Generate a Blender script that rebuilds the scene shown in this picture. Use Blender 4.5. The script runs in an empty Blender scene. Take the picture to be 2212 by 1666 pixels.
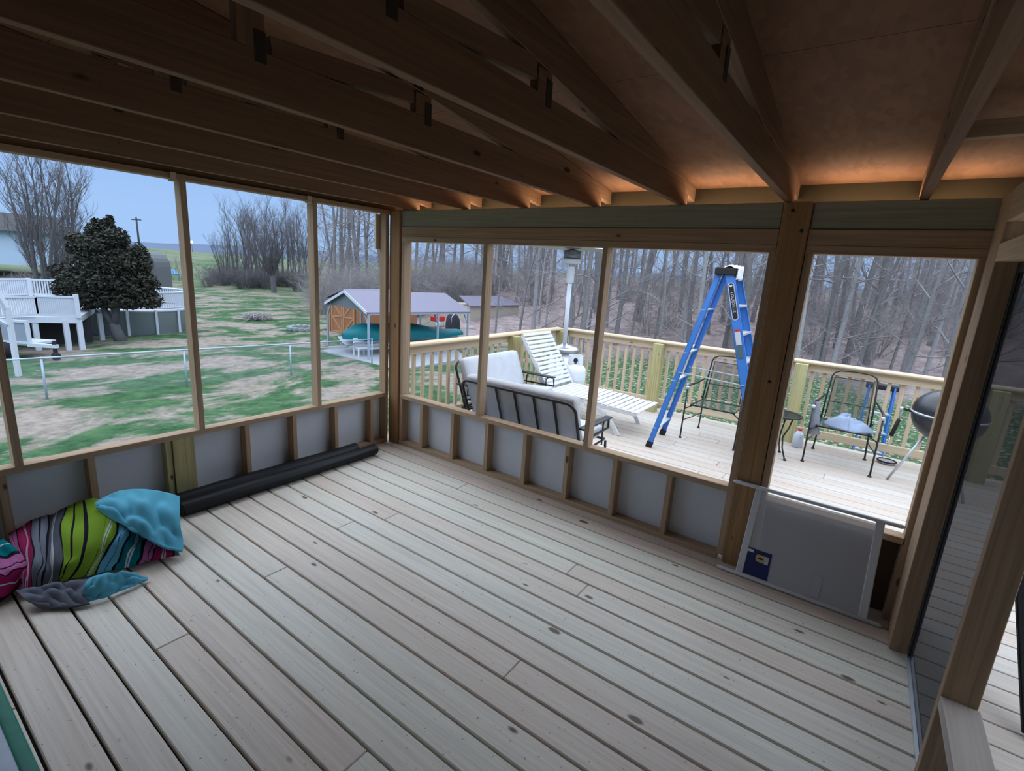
import bpy, math, random
import numpy as np
from mathutils import Vector, Matrix
random.seed(7)
S = bpy.context.scene
COL = S.collection

# ------------------------------------------------------------------ camera
CAMX, CAMY, CAMZ = 3.3028, 3.8138, 1.8029
YAW, PIT, ROL, FPX = 3.7504, -0.2275, 0.0654, 1071.79
FW, FH = 2212.0, 1666.0
fx = np.array([math.cos(PIT) * math.cos(YAW), math.cos(PIT) * math.sin(YAW), math.sin(PIT)])
_r = np.array([math.sin(YAW), -math.cos(YAW), 0.0]); _u = np.cross(_r, fx)
rx = _r * math.cos(ROL) + _u * math.sin(ROL)
ux = -_r * math.sin(ROL) + _u * math.cos(ROL)
CPOS = np.array([CAMX, CAMY, CAMZ])
cam_data = bpy.data.cameras.new('camera')
cam = bpy.data.objects.new('camera', cam_data); COL.objects.link(cam)
cam_data.sensor_width = 36.0; cam_data.sensor_fit = 'HORIZONTAL'
cam_data.lens = FPX / FW * 36.0
cam_data.clip_start = 0.05; cam_data.clip_end = 5000
M = Matrix.Identity(4)
for i in range(3):
    M[i][0] = rx[i]; M[i][1] = ux[i]; M[i][2] = -fx[i]; M[i][3] = CPOS[i]
cam.matrix_world = M
S.camera = cam

# ------------------------------------------------------------------ sky, light, exposure
w = bpy.data.worlds.new('dusk_sky'); S.world = w; w.use_nodes = True
nt = w.node_tree; nt.nodes.clear()
out = nt.nodes.new('ShaderNodeOutputWorld'); bg = nt.nodes.new('ShaderNodeBackground')
geo = nt.nodes.new('ShaderNodeTexCoord'); sep = nt.nodes.new('ShaderNodeSeparateXYZ')
ramp = nt.nodes.new('ShaderNodeValToRGB')
nt.links.new(geo.outputs['Generated'], sep.inputs[0]); nt.links.new(sep.outputs[2], ramp.inputs[0])
nt.links.new(ramp.outputs[0], bg.inputs[0]); nt.links.new(bg.outputs[0], out.inputs[0])
cr = ramp.color_ramp
cr.elements[0].position = 0.0; cr.elements[0].color = (0.34, 0.53, 0.85, 1)
cr.elements[1].position = 1.0; cr.elements[1].color = (2.1, 2.4, 2.85, 1)
for p, c in ((0.06, (0.34, 0.53, 0.86)), (0.17, (0.27, 0.45, 0.80)), (0.21, (0.30, 0.48, 0.82)), (0.34, (1.15, 1.42, 1.84)), (0.55, (2.2, 2.55, 3.05)), (0.8, (2.3, 2.65, 3.15))):
    e = cr.elements.new(p); e.color = (*c, 1)
bg.inputs[1].default_value = 1.1
S.view_settings.view_transform = 'Standard'; S.view_settings.look = 'None'
S.view_settings.gamma = 1.0; S.view_settings.use_curve_mapping = False
S.view_settings.exposure = 0.0
S.cycles.max_bounces = 8; S.cycles.diffuse_bounces = 5; S.cycles.transparent_max_bounces = 24

# ------------------------------------------------------------------ projection helpers
def ray(u, v):
    return rx * (u - FW / 2) / FPX - ux * (v - FH / 2) / FPX + fx
def at(u, v, ax, val):
    d = ray(u, v); i = 'xyz'.index(ax); t = (val - CPOS[i]) / d[i]
    return Vector(CPOS + d * t)
def sstep(a, b, x):
    t = min(1.0, max(0.0, (x - a) / (b - a))); return t * t * (3 - 2 * t)
def woods_factor(x, y):
    """1 inside the wooded sector beyond the deck rail, 0 over the pasture."""
    az = math.degrees(math.atan2(y - CAMY, x - CAMX)) % 360
    return (1 - sstep(218, 233, az)) * sstep(100, 120, az)
def ground_z(x, y):
    d = math.hypot(x - CAMX, y - CAMY); az = math.degrees(math.atan2(y - CAMY, x - CAMX)) % 360
    f = woods_factor(x, y)
    wood = -2.3 + 4.0 * sstep(25, 64, d)
    left = sstep(244, 262, az)
    past = -2.3 + (2.6 + 1.6 * left) * sstep(36 - 4 * left, 170, d) + left * 1.0 * sstep(45, 110, d)
    return f * wood + (1 - f) * past
def ground_at(u, v):
    z = -2.3
    for _ in range(40):
        p = at(u, v, 'z', z)
        if (p - Vector(CPOS)).dot(Vector(fx)) < 0 or (p - Vector(CPOS)).length > 400: break
        z = 0.5 * z + 0.5 * ground_z(p.x, p.y)
    return Vector((p.x, p.y, ground_z(p.x, p.y)))
def spot(u, dist):
    d = ray(u, 560); h = math.hypot(d[0], d[1])
    x, y = CAMX + d[0] / h * dist, CAMY + d[1] / h * dist
    return Vector((x, y, ground_z(x, y)))

# ------------------------------------------------------------------ materials
def mat(name, color=(0.5, 0.5, 0.5), rough=0.7, metal=0.0, noise=0.0, scale=20, bump=0.0, spec=0.3, alpha=1.0):
    m = bpy.data.materials.new(name); m.use_nodes = True
    nt = m.node_tree; b = nt.nodes['Principled BSDF']
    b.inputs['Base Color'].default_value = (*color, 1); b.inputs['Roughness'].default_value = rough
    b.inputs['Metallic'].default_value = metal; b.inputs['Specular IOR Level'].default_value = spec
    b.inputs['Alpha'].default_value = alpha
    if noise or bump:
        tc = nt.nodes.new('ShaderNodeTexCoord'); n = nt.nodes.new('ShaderNodeTexNoise')
        n.inputs['Scale'].default_value = scale; n.inputs['Detail'].default_value = 6
        nt.links.new(tc.outputs['Object'], n.inputs['Vector'])
        if noise:
            mx = nt.nodes.new('ShaderNodeMix'); mx.data_type = 'RGBA'
            mx.inputs[6].default_value = (*[c * (1 - noise) for c in color], 1)
            mx.inputs[7].default_value = (*[min(1, c * (1 + noise)) for c in color], 1)
            nt.links.new(n.outputs['Fac'], mx.inputs[0]); nt.links.new(mx.outputs[2], b.inputs['Base Color'])
        if bump:
            bp = nt.nodes.new('ShaderNodeBump'); bp.inputs['Strength'].default_value = bump; bp.inputs['Distance'].default_value = 0.01
            nt.links.new(n.outputs['Fac'], bp.inputs['Height']); nt.links.new(bp.outputs[0], b.inputs['Normal'])
    return m
def wood(name, c1, c2, knot=(0.10, 0.06, 0.035), grain=0.28, knots=1.0, rough=0.75, dirt=0.0, kp=0.55):
    """Sawn lumber: u of the UV map runs along the board, floor(v) is the board's own number."""
    m = bpy.data.materials.new(name); m.use_nodes = True
    nt = m.node_tree; L = nt.links.new; N = lambda t: nt.nodes.new('ShaderNode' + t)
    b = nt.nodes['Principled BSDF']; b.inputs['Roughness'].default_value = rough; b.inputs['Specular IOR Level'].default_value = 0.25
    uv = N('UVMap'); sp = N('SeparateXYZ'); L(uv.outputs[0], sp.inputs[0])
    fl = N('Math'); fl.operation = 'FLOOR'; L(sp.outputs[1], fl.inputs[0])
    wn = N('TexWhiteNoise'); wn.noise_dimensions = '1D'; L(fl.outputs[0], wn.inputs['W'])
    fr = N('Math'); fr.operation = 'FRACT'; L(sp.outputs[1], fr.inputs[0])
    off = N('Math'); off.operation = 'MULTIPLY'; off.inputs[1].default_value = 37.0; L(wn.outputs['Value'], off.inputs[0])
    cu = N('Math'); cu.operation = 'ADD'; L(sp.outputs[0], cu.inputs[0]); L(off.outputs[0], cu.inputs[1])
    cb = N('CombineXYZ'); L(cu.outputs[0], cb.inputs[0]); L(fr.outputs[0], cb.inputs[1]); L(off.outputs[0], cb.inputs[2])
    def mapped(sx, sy, sz=1.0):
        mp = N('Mapping'); mp.inputs['Scale'].default_value = (sx, sy, sz); L(cb.outputs[0], mp.inputs['Vector']); return mp.outputs[0]
    g = N('TexNoise'); g.inputs['Scale'].default_value = 1.0; g.inputs['Detail'].default_value = 5; g.inputs['Distortion'].default_value = 0.6
    L(mapped(1.6, 60), g.inputs['Vector'])
    big = N('TexNoise'); big.inputs['Scale'].default_value = 1.0; big.inputs['Detail'].default_value = 4
    L(mapped(1.3, 9), big.inputs['Vector'])
    vo = N('TexVoronoi'); vo.inputs['Scale'].default_value = 1.0; vo.inputs['Randomness'].default_value = 1.0
    L(mapped(4.2, 9.5, 1.0), vo.inputs['Vector'])
    mx = N('Mix'); mx.data_type = 'RGBA'; mx.inputs[6].default_value = (*c1, 1); mx.inputs[7].default_value = (*c2, 1)
    ad = N('Math'); ad.operation = 'MULTIPLY_ADD'; ad.inputs[1].default_value = 0.9; L(big.outputs['Fac'], ad.inputs[0])
    hf = N('Math'); hf.operation = 'MULTIPLY_ADD'; hf.inputs[1].default_value = 0.9; hf.inputs[2].default_value = -0.45; L(wn.outputs['Value'], hf.inputs[0])
    L(hf.outputs[0], ad.inputs[2]); ad.use_clamp = True; L(ad.outputs[0], mx.inputs[0])
    gr = N('MapRange'); gr.inputs['From Min'].default_value = 0.3; gr.inputs['From Max'].default_value = 0.7
    gr.inputs['To Min'].default_value = 1 - grain; gr.inputs['To Max'].default_value = 1 + grain * 0.45
    L(g.outputs['Fac'], gr.inputs['Value'])
    vm = N('Mix'); vm.data_type = 'RGBA'; vm.blend_type = 'MULTIPLY'; vm.inputs[0].default_value = 1.0
    L(mx.outputs[2], vm.inputs[6]); L(gr.outputs[0], vm.inputs[7])
    wsel = N('TexWhiteNoise'); wsel.noise_dimensions = '3D'; L(vo.outputs['Position'], wsel.inputs['Vector'])
    rad = N('MapRange'); rad.inputs['From Min'].default_value = kp; rad.inputs['To Min'].default_value = 0.0; rad.inputs['To Max'].default_value = 0.17 * knots
    L(wsel.outputs['Value'], rad.inputs['Value'])
    df = N('Math'); df.operation = 'SUBTRACT'; L(rad.outputs[0], df.inputs[0]); L(vo.outputs['Distance'], df.inputs[1])
    kn = N('MapRange'); kn.inputs['From Min'].default_value = -0.02; kn.inputs['From Max'].default_value = 0.04; L(df.outputs[0], kn.inputs['Value'])
    km = N('Mix'); km.data_type = 'RGBA'; km.inputs[7].default_value = (*knot, 1)
    L(vm.outputs[2], km.inputs[6]); L(kn.outputs[0], km.inputs[0])
    last = km.outputs[2]
    if dirt:
        tc = N('TexCoord'); dn = N('TexNoise'); dn.inputs['Scale'].default_value = 55; dn.inputs['Detail'].default_value = 2
        L(tc.outputs['Object'], dn.inputs['Vector'])
        dr = N('MapRange'); dr.inputs['From Min'].default_value = 0.68; dr.inputs['From Max'].default_value = 0.73; dr.inputs['To Max'].default_value = dirt
        L(dn.outputs['Fac'], dr.inputs['Value'])
        dm = N('Mix'); dm.data_type = 'RGBA'; dm.inputs[7].default_value = (0.07, 0.055, 0.045, 1)
        L(last, dm.inputs[6]); L(dr.outputs[0], dm.inputs[0]); last = dm.outputs[2]
    L(last, b.inputs['Base Color'])
    bp = N('Bump'); bp.inputs['Strength'].default_value = 0.25; bp.inputs['Distance'].default_value = 0.004
    L(g.outputs['Fac'], bp.inputs['Height']); L(bp.outputs[0], b.inputs['Normal'])
    return m
W_FLOOR = wood('porch_deck_boards', (0.73, 0.69, 0.59), (0.68, 0.56, 0.47), knot=(0.15, 0.095, 0.07), grain=0.14, kp=0.5, rough=0.42, dirt=0.55)
W_DECK = wood('new_deck_boards', (0.58, 0.535, 0.475), (0.55, 0.455, 0.38), knot=(0.3, 0.2, 0.13), grain=0.16, knots=0.7)
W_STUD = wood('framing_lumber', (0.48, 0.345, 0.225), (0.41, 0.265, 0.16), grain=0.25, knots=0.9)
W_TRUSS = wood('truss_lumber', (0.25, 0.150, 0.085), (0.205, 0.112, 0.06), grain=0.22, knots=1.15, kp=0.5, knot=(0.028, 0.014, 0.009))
W_BEAM = wood('green_treated_beam', (0.37, 0.375, 0.28), (0.30, 0.31, 0.23), grain=0.18, knots=1.0, knot=(0.05, 0.04, 0.03))
W_POST = wood('treated_post', (0.40, 0.24, 0.115), (0.34, 0.185, 0.085), grain=0.3, knots=0.9)
W_RAIL = wood('rail_lumber', (0.66, 0.55, 0.385), (0.61, 0.455, 0.29), knot=(0.3, 0.16, 0.08), grain=0.16, knots=0.8)
W_RAILPOST = wood('green_rail_post', (0.48, 0.45, 0.23), (0.44, 0.38, 0.18), grain=0.3, knots=0.8)
def osb():
    m = bpy.data.materials.new('strand_board'); m.use_nodes = True
    nt = m.node_tree; L = nt.links.new; N = lambda t: nt.nodes.new('ShaderNode' + t)
    b = nt.nodes['Principled BSDF']; b.inputs['Roughness'].default_value = 0.8
    tc = N('TexCoord'); mp = N('Mapping'); mp.inputs['Scale'].default_value = (14, 34, 14); mp.inputs['Rotation'].default_value = (0, 0, 0.5)
    L(tc.outputs['Object'], mp.inputs['Vector'])
    v = N('TexVoronoi'); v.inputs['Scale'].default_value = 1.0; L(mp.outputs[0], v.inputs['Vector'])
    n = N('TexNoise'); n.inputs['Scale'].default_value = 3.0; n.inputs['Detail'].default_value = 4; L(tc.outputs['Object'], n.inputs['Vector'])
    r = N('ValToRGB'); r.color_ramp.elements[0].color = (0.16, 0.075, 0.035, 1); r.color_ramp.elements[1].color = (0.27, 0.132, 0.062, 1)
    s = N('SeparateColor'); L(v.outputs['Color'], s.inputs[0])
    a = N('Math'); a.operation = 'MULTIPLY_ADD'; a.inputs[1].default_value = 0.45; L(s.outputs[0], a.inputs[0])
    a2 = N('Math'); a2.operation = 'MULTIPLY_ADD'; a2.inputs[1].default_value = 0.9; a2.inputs[2].default_value = -0.15; L(n.outputs['Fac'], a2.inputs[0])
    L(a2.outputs[0], a.inputs[2]); L(a.outputs[0], r.inputs[0]); L(r.outputs[0], b.inputs['Base Color'])
    return m
OSB = osb()
PANEL = mat('white_foam_panel', (0.62, 0.65, 0.70), 0.6, noise=0.06, scale=6)
WHITE_PLASTIC = mat('white_plastic', (0.64, 0.66, 0.68), 0.4)
WHITE_PAINT = mat('white_paint', (0.50, 0.54, 0.60), 0.5)
CUSHION = mat('white_vinyl_cushion', (0.52, 0.54, 0.57), 0.55, noise=0.14, scale=9, bump=0.15)
BLACK_IRON = mat('black_iron', (0.012, 0.013, 0.014), 0.45, spec=0.5)
BLACK_ROLL = mat('black_screen_roll', (0.006, 0.007, 0.009), 0.5, spec=0.3, noise=0.3, scale=60)
STEEL = mat('brushed_steel', (0.55, 0.57, 0.6), 0.3, 0.9)
ALU = mat('dull_aluminium', (0.55, 0.58, 0.62), 0.45, 0.7)
WHITE_METAL = mat('pale_painted_metal', (0.66, 0.70, 0.76), 0.4)
TANK = mat('tank_white', (0.72, 0.75, 0.79), 0.5, noise=0.08, scale=14)
BLUE = mat('ladder_blue', (0.045, 0.19, 0.58), 0.45, spec=0.4)
RUBBER = mat('dark_rubber', (0.02, 0.02, 0.022), 0.8)
RED = mat('red_plastic', (0.5, 0.03, 0.03), 0.5)
GREY_CLOTH = mat('grey_blue_cloth', (0.25, 0.31, 0.42), 0.9, noise=0.15, scale=30)
DARK_CLOTH = mat('charcoal_cloth', (0.03, 0.032, 0.04), 0.85, noise=0.25, scale=12)
GRILL = mat('black_enamel', (0.012, 0.013, 0.016), 0.28, spec=0.6)
BARK = mat('grey_bark', (0.20, 0.19, 0.19), 0.95, noise=0.35, scale=8)
BARK2 = mat('pale_bark', (0.34, 0.33, 0.33), 0.95, noise=0.3, scale=8)
BARK_DARK = mat('dark_bark', (0.11, 0.108, 0.115), 0.95, noise=0.3, scale=8)
TWIG_DARK = mat('dark_twigs', (0.14, 0.132, 0.14), 0.95, noise=0.3, scale=3)
TWIG = mat('twig_bark', (0.30, 0.275, 0.275), 0.95, noise=0.3, scale=2)  # lightened tone carries the haze of the woods
LEAF = mat('dark_leathery_leaf', (0.035, 0.036, 0.026), 0.6, noise=0.6, scale=2.5)
BROWN_SHED = mat('stained_brown_siding', (0.30, 0.14, 0.07), 0.8, noise=0.15, scale=5)
SHED_TRIM = mat('pale_brown_trim', (0.42, 0.22, 0.12), 0.8)
ROOF_MAUVE = mat('mauve_metal_roof', (0.17, 0.16, 0.215), 0.6, noise=0.06, scale=3)
TEAL = mat('teal_tarp', (0.0, 0.14, 0.16), 0.55, noise=0.15, scale=4)
CONCRETE = mat('pale_concrete', (0.30, 0.32, 0.35), 0.9, noise=0.1, scale=3)
BEIGE = mat('beige_siding', (0.46, 0.41, 0.34), 0.8)
SLATE = mat('dark_slate_roof', (0.045, 0.045, 0.05), 0.8)
PALE_BLUE = mat('pale_blue_siding', (0.40, 0.52, 0.66), 0.7)
POOL_WALL = mat('grey_pool_wall', (0.42, 0.44, 0.50), 0.6)
GALV = mat('galvanised_pipe', (0.34, 0.42, 0.50), 0.5, 0.3)
FARHILL = mat('haze_tinted_hills', (0.085, 0.115, 0.175), 1.0, noise=0.15, scale=0.02)  # aerial haze is painted into the bluish base colour

def see_through(name, color, fac, rough=0.6):
    m = bpy.data.materials.new(name); m.use_nodes = True; nt = m.node_tree; nt.nodes.clear()
    o = nt.nodes.new('ShaderNodeOutputMaterial'); mx = nt.nodes.new('ShaderNodeMixShader')
    t = nt.nodes.new('ShaderNodeBsdfTransparent'); d = nt.nodes.new('ShaderNodeBsdfPrincipled')
    d.inputs['Base Color'].default_value = (*color, 1); d.inputs['Roughness'].default_value = rough
    mx.inputs[0].default_value = fac
    nt.links.new(t.outputs[0], mx.inputs[1]); nt.links.new(d.outputs[0], mx.inputs[2]); nt.links.new(mx.outputs[0], o.inputs[0])
    return m
GATE_MESH = see_through('white_gate_mesh', (0.66, 0.66, 0.68), 0.55)
DARK_MESH = see_through('dark_screen_mesh', (0.008, 0.010, 0.014), 0.70, 0.9)
CHAIR_MESH = see_through('black_chair_mesh', (0.02, 0.028, 0.028), 0.5)
FENCE_MESH = see_through('chain_link_mesh', (0.3, 0.34, 0.38), 0.07)
TABLE_GLASS = see_through('smoked_table_glass', (0.06, 0.07, 0.08), 0.6, 0.1)

def glow(name, color, strength):
    m = bpy.data.materials.new(name); m.use_nodes = True; b = m.node_tree.nodes['Principled BSDF']
    b.inputs['Emission Color'].default_value = (*color, 1); b.inputs['Emission Strength'].default_value = strength
    return m
LAMP_GLOW = glow('warm_lamp', (1.0, 0.8, 0.5), 3.0)

# ------------------------------------------------------------------ mesh builder
BASE = {}
class MB:
    n = 0
    def __init__(s): s.v = []; s.f = []; s.uv = []; s.sm = []
    def face(s, idx, uvs=None, smooth=False):
        s.f.append(tuple(idx)); s.uv.append(uvs or [(0, 0)] * len(idx)); s.sm.append(smooth)
    def hexa(s, o, a, b, c):
        """Box from corner o along the edge vectors a, b, c; grain along the longest."""
        o, a, b, c = Vector(o), Vector(a), Vector(b), Vector(c)
        if a.cross(b).dot(c) < 0: b, c = c, b
        i0 = len(s.v); ls = [a.length, b.length, c.length]; lo = ls.index(max(ls))
        for k in range(8):
            s.v.append(o + a * (k & 1) + b * ((k >> 1) & 1) + c * ((k >> 2) & 1))
        MB.n += 1; rid = (MB.n * 37) % 997; sh = random.random() * 3
        for q in ((0, 2, 3, 1), (4, 5, 7, 6), (0, 1, 5, 4), (2, 6, 7, 3), (0, 4, 6, 2), (1, 3, 7, 5)):
            uvs = []
            ax = [d for d in range(3) if len({(k >> d) & 1 for k in q}) > 1]
            if lo in ax: du = lo; dv = [d for d in ax if d != lo][0]
            else: du, dv = ax
            for k in q:
                uvs.append((((k >> du) & 1) * ls[du] + sh, rid + 0.02 + min(0.95, ((k >> dv) & 1) * ls[dv] + 0.11 * dv)))
            s.face([i0 + k for k in q], uvs)
        return s
    def box(s, x0, x1, y0, y1, z0, z1):
        return s.hexa((x0, y0, z0), (x1 - x0, 0, 0), (0, y1 - y0, 0), (0, 0, z1 - z0))
    def bar(s, p0, p1, wd, th, up=(0, 0, 1)):
        p0, p1 = Vector(p0), Vector(p1); d = p1 - p0; a = d.cross(Vector(up))
        if a.length < 1e-6: a = d.cross(Vector((1, 0, 0)))
        a.normalize(); b = a.cross(d).normalized()
        return s.hexa(p0 - a * wd / 2 - b * th / 2, d, a * wd, b * th)
    def prism(s, pts, off):
        """Extrude a planar polygon (3-D points) by a vector."""
        off = Vector(off); pts = [Vector(p) for p in pts]; n = len(pts); i0 = len(s.v)
        MB.n += 1; rid = (MB.n * 37) % 997
        nrm = Vector((0, 0, 0))
        for i in range(n): nrm += pts[i].cross(pts[(i + 1) % n])
        if nrm.dot(off) > 0: pts.reverse()
        s.v += pts + [p + off for p in pts]
        zmin = min(p.z for p in pts)
        uv = [(p.x + p.y * 0.7, rid + 0.02 + min(0.95, p.z - zmin)) for p in pts]
        s.face(range(i0, i0 + n), uv); s.face(range(i0 + 2 * n - 1, i0 + n - 1, -1), uv[::-1])
        for i in range(n):
            j = (i + 1) % n
            s.face([i0 + j, i0 + i, i0 + n + i, i0 + n + j], [(uv[j][0], rid + 0.5), (uv[i][0], rid + 0.5), (uv[i][0], rid + 0.54), (uv[j][0], rid + 0.54)])
        return s
    def tube(s, pts, r, n=8, cap=True, smooth=True):
        pts = [Vector(p) for p in pts]; R = r if isinstance(r, (list, tuple)) else [r] * len(pts)
        i0 = len(s.v); a = None; m = len(pts)
        for i, p in enumerate(pts):
            t = (pts[min(i + 1, m - 1)] - pts[max(i - 1, 0)])
            t = t.normalized() if t.length > 1e-9 else Vector((0, 0, 1))
            if a is None: a = t.cross(Vector((0.31, 0.17, 0.93)))
            a = a - t * a.dot(t)
            if a.length < 1e-6: a = t.cross(Vector((1, 0, 0)))
            a.normalize(); b = t.cross(a)
            for k in range(n):
                q = 2 * math.pi * k / n
                s.v.append(p + (a * math.cos(q) + b * math.sin(q)) * R[i])
        for i in range(m - 1):
            for k in range(n):
                k2 = (k + 1) % n
                s.face([i0 + i * n + k, i0 + i * n + k2, i0 + (i + 1) * n + k2, i0 + (i + 1) * n + k], None, smooth)
        if cap:
            s.face([i0 + k for k in range(n)][::-1]); s.face([i0 + (m - 1) * n + k for k in range(n)])
        return s
    def lathe(s, prof, c, n=24, smooth=True, ax=None):
        """Revolve (radius, height) about the vertical through c, or about ax."""
        c = Vector(c); i0 = len(s.v); z = Vector(ax).normalized() if ax else Vector((0, 0, 1))
        x = Vector((1, 0, 0)) if abs(z.x) < 0.9 else Vector((0, 1, 0)); x = (x - z * x.dot(z)).normalized(); y = z.cross(x)
        for r, h in prof:
            for k in range(n):
                q = 2 * math.pi * k / n; s.v.append(c + (x * math.cos(q) + y * math.sin(q)) * r + z * h)
        for i in range(len(prof) - 1):
            for k in range(n):
                k2 = (k + 1) % n
                s.face([i0 + i * n + k, i0 + i * n + k2, i0 + (i + 1) * n + k2, i0 + (i + 1) * n + k], None, smooth)
        if prof[0][0] > 1e-4: s.face([i0 + k for k in range(n)][::-1])
        if prof[-1][0] > 1e-4: s.face([i0 + (len(prof) - 1) * n + k for k in range(n)])
        return s
    def surf(s, fn, nu, nv, smooth=True):
        i0 = len(s.v)
        for j in range(nv + 1):
            for i in range(nu + 1): s.v.append(Vector(fn(i / nu, j / nv)))
        for j in range(nv):
            for i in range(nu):
                a = i0 + j * (nu + 1) + i
                s.face([a, a + 1, a + nu + 2, a + nu + 1], [(i / nu, j / nv), ((i + 1) / nu, j / nv), ((i + 1) / nu, (j + 1) / nv), (i / nu, (j + 1) / nv)], smooth)
        return s
    def pad(s, o, a, b, c, r=0.04, k=4):
        """Soft cushion: box with rounded edges over corner o and edge vectors a, b, c."""
        o, a, b, c = Vector(o), Vector(a), Vector(b), Vector(c); L_ = [a.length, b.length, c.length]
        E = [a.normalized(), b.normalized(), c.normalized()]; ce = o + (a + b + c) / 2
        nn = 8; i0 = len(s.v)
        def pt(p):
            q = Vector(p); core = Vector([max(-L_[d] / 2 + r, min(L_[d] / 2 - r, q[d] * L_[d] / 2)) for d in range(3)])
            full = Vector([q[d] * L_[d] / 2 for d in range(3)]); dv = full - core
            if dv.length > 1e-9: full = core + dv.normalized() * r
            return ce + E[0] * full[0] + E[1] * full[1] + E[2] * full[2]
        g = [-1 + 2 * i / nn for i in range(nn + 1)]
        g = [math.copysign(abs(t) ** 0.6, t) for t in g]
        for ax in range(3):
            for sg in (-1, 1):
                u, v = [(1, 2), (2, 0), (0, 1)][ax]
                j0 = len(s.v)
                for q in g:
                    for p in g:
                        P = [0, 0, 0]; P[ax] = sg; P[u] = p; P[v] = q; s.v.append(pt(P))
                for jj in range(nn):
                    for ii in range(nn):
                        aa = j0 + jj * (nn + 1) + ii; f = [aa, aa + 1, aa + nn + 2, aa + nn + 1]
                        s.face(f if sg > 0 else f[::-1], None, True)
        return s
    def build(s, name, m, parent=None, bevel=0.0, merge=False, origin=None):
        me = bpy.data.meshes.new(name)
        o0 = Vector(origin) if origin is not None else Vector((0, 0, 0))
        me.from_pydata([tuple(Vector(p) - o0) for p in s.v], [], s.f)
        uvl = me.uv_layers.new(name='UVMap')
        flat = [c for f in s.uv for p in f for c in p]
        uvl.data.foreach_set('uv', flat)
        me.polygons.foreach_set('use_smooth', s.sm)
        me.materials.append(m); me.update()
        o = bpy.data.objects.new(name, me); COL.objects.link(o)
        if merge:
            wm = o.modifiers.new('weld', 'WELD'); wm.merge_threshold = 0.0005
        if bevel:
            bm_ = o.modifiers.new('bevel', 'BEVEL'); bm_.width = bevel; bm_.segments = 1; bm_.limit_method = 'ANGLE'
        if origin is not None: o.location = o0
        if parent:
            o.parent = parent
            if parent.name in BASE: o.matrix_parent_inverse = Matrix.Translation(-BASE[parent.name])
        return o
def tag(o, label, cat, group=None, kind=None):
    if label: o['label'] = label
    if cat: o['category'] = cat
    if group: o['group'] = group
    if kind: o['kind'] = kind
    return o
def thing(name, label, cat, group=None, kind=None, loc=(0, 0, 0)):
    o = bpy.data.objects.new(name, None); COL.objects.link(o); o.location = loc
    o.empty_display_size = 0.1
    if Vector(loc).length > 0: BASE[o.name] = Vector(loc)
    return tag(o, label, cat, group, kind)
def kids(o): return [c for c in bpy.data.objects if c.parent == o]
def copy_tree(o, parent=None):
    c = o.copy(); COL.objects.link(c); c.parent = parent
    for ch in kids(o): copy_tree(ch, c)
    return c
Z0 = (0, 0, 0)

# ================================================================== THE PORCH
T = 0.038            # thickness of two-by lumber
DP = 0.089           # depth of a two-by-four
SILL = 0.522
# ---- floor: boards run along y
mb = MB()
pitch = 0.1487; x = 0.385 - 3 * pitch
random.seed(3)
while x < 4.6:
    y = -0.089
    cut = random.choice([None, None, None, None, 1.3, 2.6])
    ends = [cut + random.uniform(-0.2, 0.2), 4.30] if cut else [4.30]
    for e in ends:
        mb.box(x + 0.0055, x + pitch - 0.0055, y, e - 0.002, -0.03, 0.0); y = e + 0.001
    x += pitch
tag(mb.build('floor', W_FLOOR, bevel=0.004), None, None, kind='structure')
mb = MB(); mb.box(-0.1, 4.6, -0.06, 4.28, -0.25, -0.032)
tag(mb.build('floor_joist_bed', mat('dark_underfloor', (0.02, 0.017, 0.014), 0.9)), None, None, kind='structure')
# ---- deck outside
mb = MB(); x = -3.62
while x < 4.6:
    y0 = -0.16 if x < -0.19 else 4.32
    ends = [random.uniform(1.2, 3.8), 8.5] if random.random() < 0.6 else [8.5]
    if y0 > 4: ends = [8.5]
    for e in ends:
        mb.box(x + 0.004, x + pitch - 0.004, y0, e - 0.002, -0.03, 0.0); y0 = e + 0.001
    x += pitch
tag(mb.build('deck_floor', W_DECK, bevel=0.003), None, None, kind='structure')
mb = MB(); mb.box(-3.6, -0.12, -0.15, 8.4, -0.26, -0.034); mb.box(-0.12, 4.6, 4.33, 8.4, -0.26, -0.034)
tag(mb.build('deck_floor_frame', W_POST), None, None, kind='structure')

def lumber(name, m, parent, *boxes, bevel=0.002):
    b = MB()
    for q in boxes: b.box(*q)
    return b.build(name, m, parent, bevel=bevel)

# ---- wall_left: plane y = 0, runs along x
WL = thing('wall_left', None, None, kind='structure')
XE = 4.5
lumber('bottom_plate', W_STUD, WL, (0.02, XE, -DP, 0, 0, T))
lumber('sill_plate', W_STUD, WL, (0.02, XE, -DP, 0.0, SILL - T, SILL))
lumber('header', W_STUD, WL, (-0.14, XE, -DP, 0, 2.242, 2.278))
for xr in (0.2393, 0.6458, 1.0583, 1.4591, 2.4356, 2.837, 3.243, 3.65, 4.05):
    lumber('stud', W_STUD, WL, (xr - T, xr, -DP, -0.0005, T, SILL - T))
lumber('post', W_RAILPOST, WL, (1.822, 1.962, -0.12, -0.001, 0, SILL - T))
lumber('stud', W_RAILPOST, WL, (1.966, 2.004, -DP, -0.012, T, SILL - T))
for a, b_ in ((0.02, 0.058), (0.776, 0.814), (1.742, 1.780), (2.720, 2.758), (3.70, 3.738)):
    lumber('mullion', W_STUD, WL, (a, b_, -DP, -0.0005, SILL, 2.242))
    if a < 0.1: lumber('stud', W_STUD, WL, (a, b_, -DP, -0.0005, T, SILL - T))
xs = [0.058, 0.2393, 0.6458, 1.0583, 1.4591, 1.822]
for a, b_ in zip(xs[:-1], xs[1:]):
    lumber('wall_panel', PANEL, WL, (a, b_ - (T if b_ < 1.8 else 0), -DP - 0.02, -DP + 0.004, T, SILL - T), bevel=0)
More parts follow.
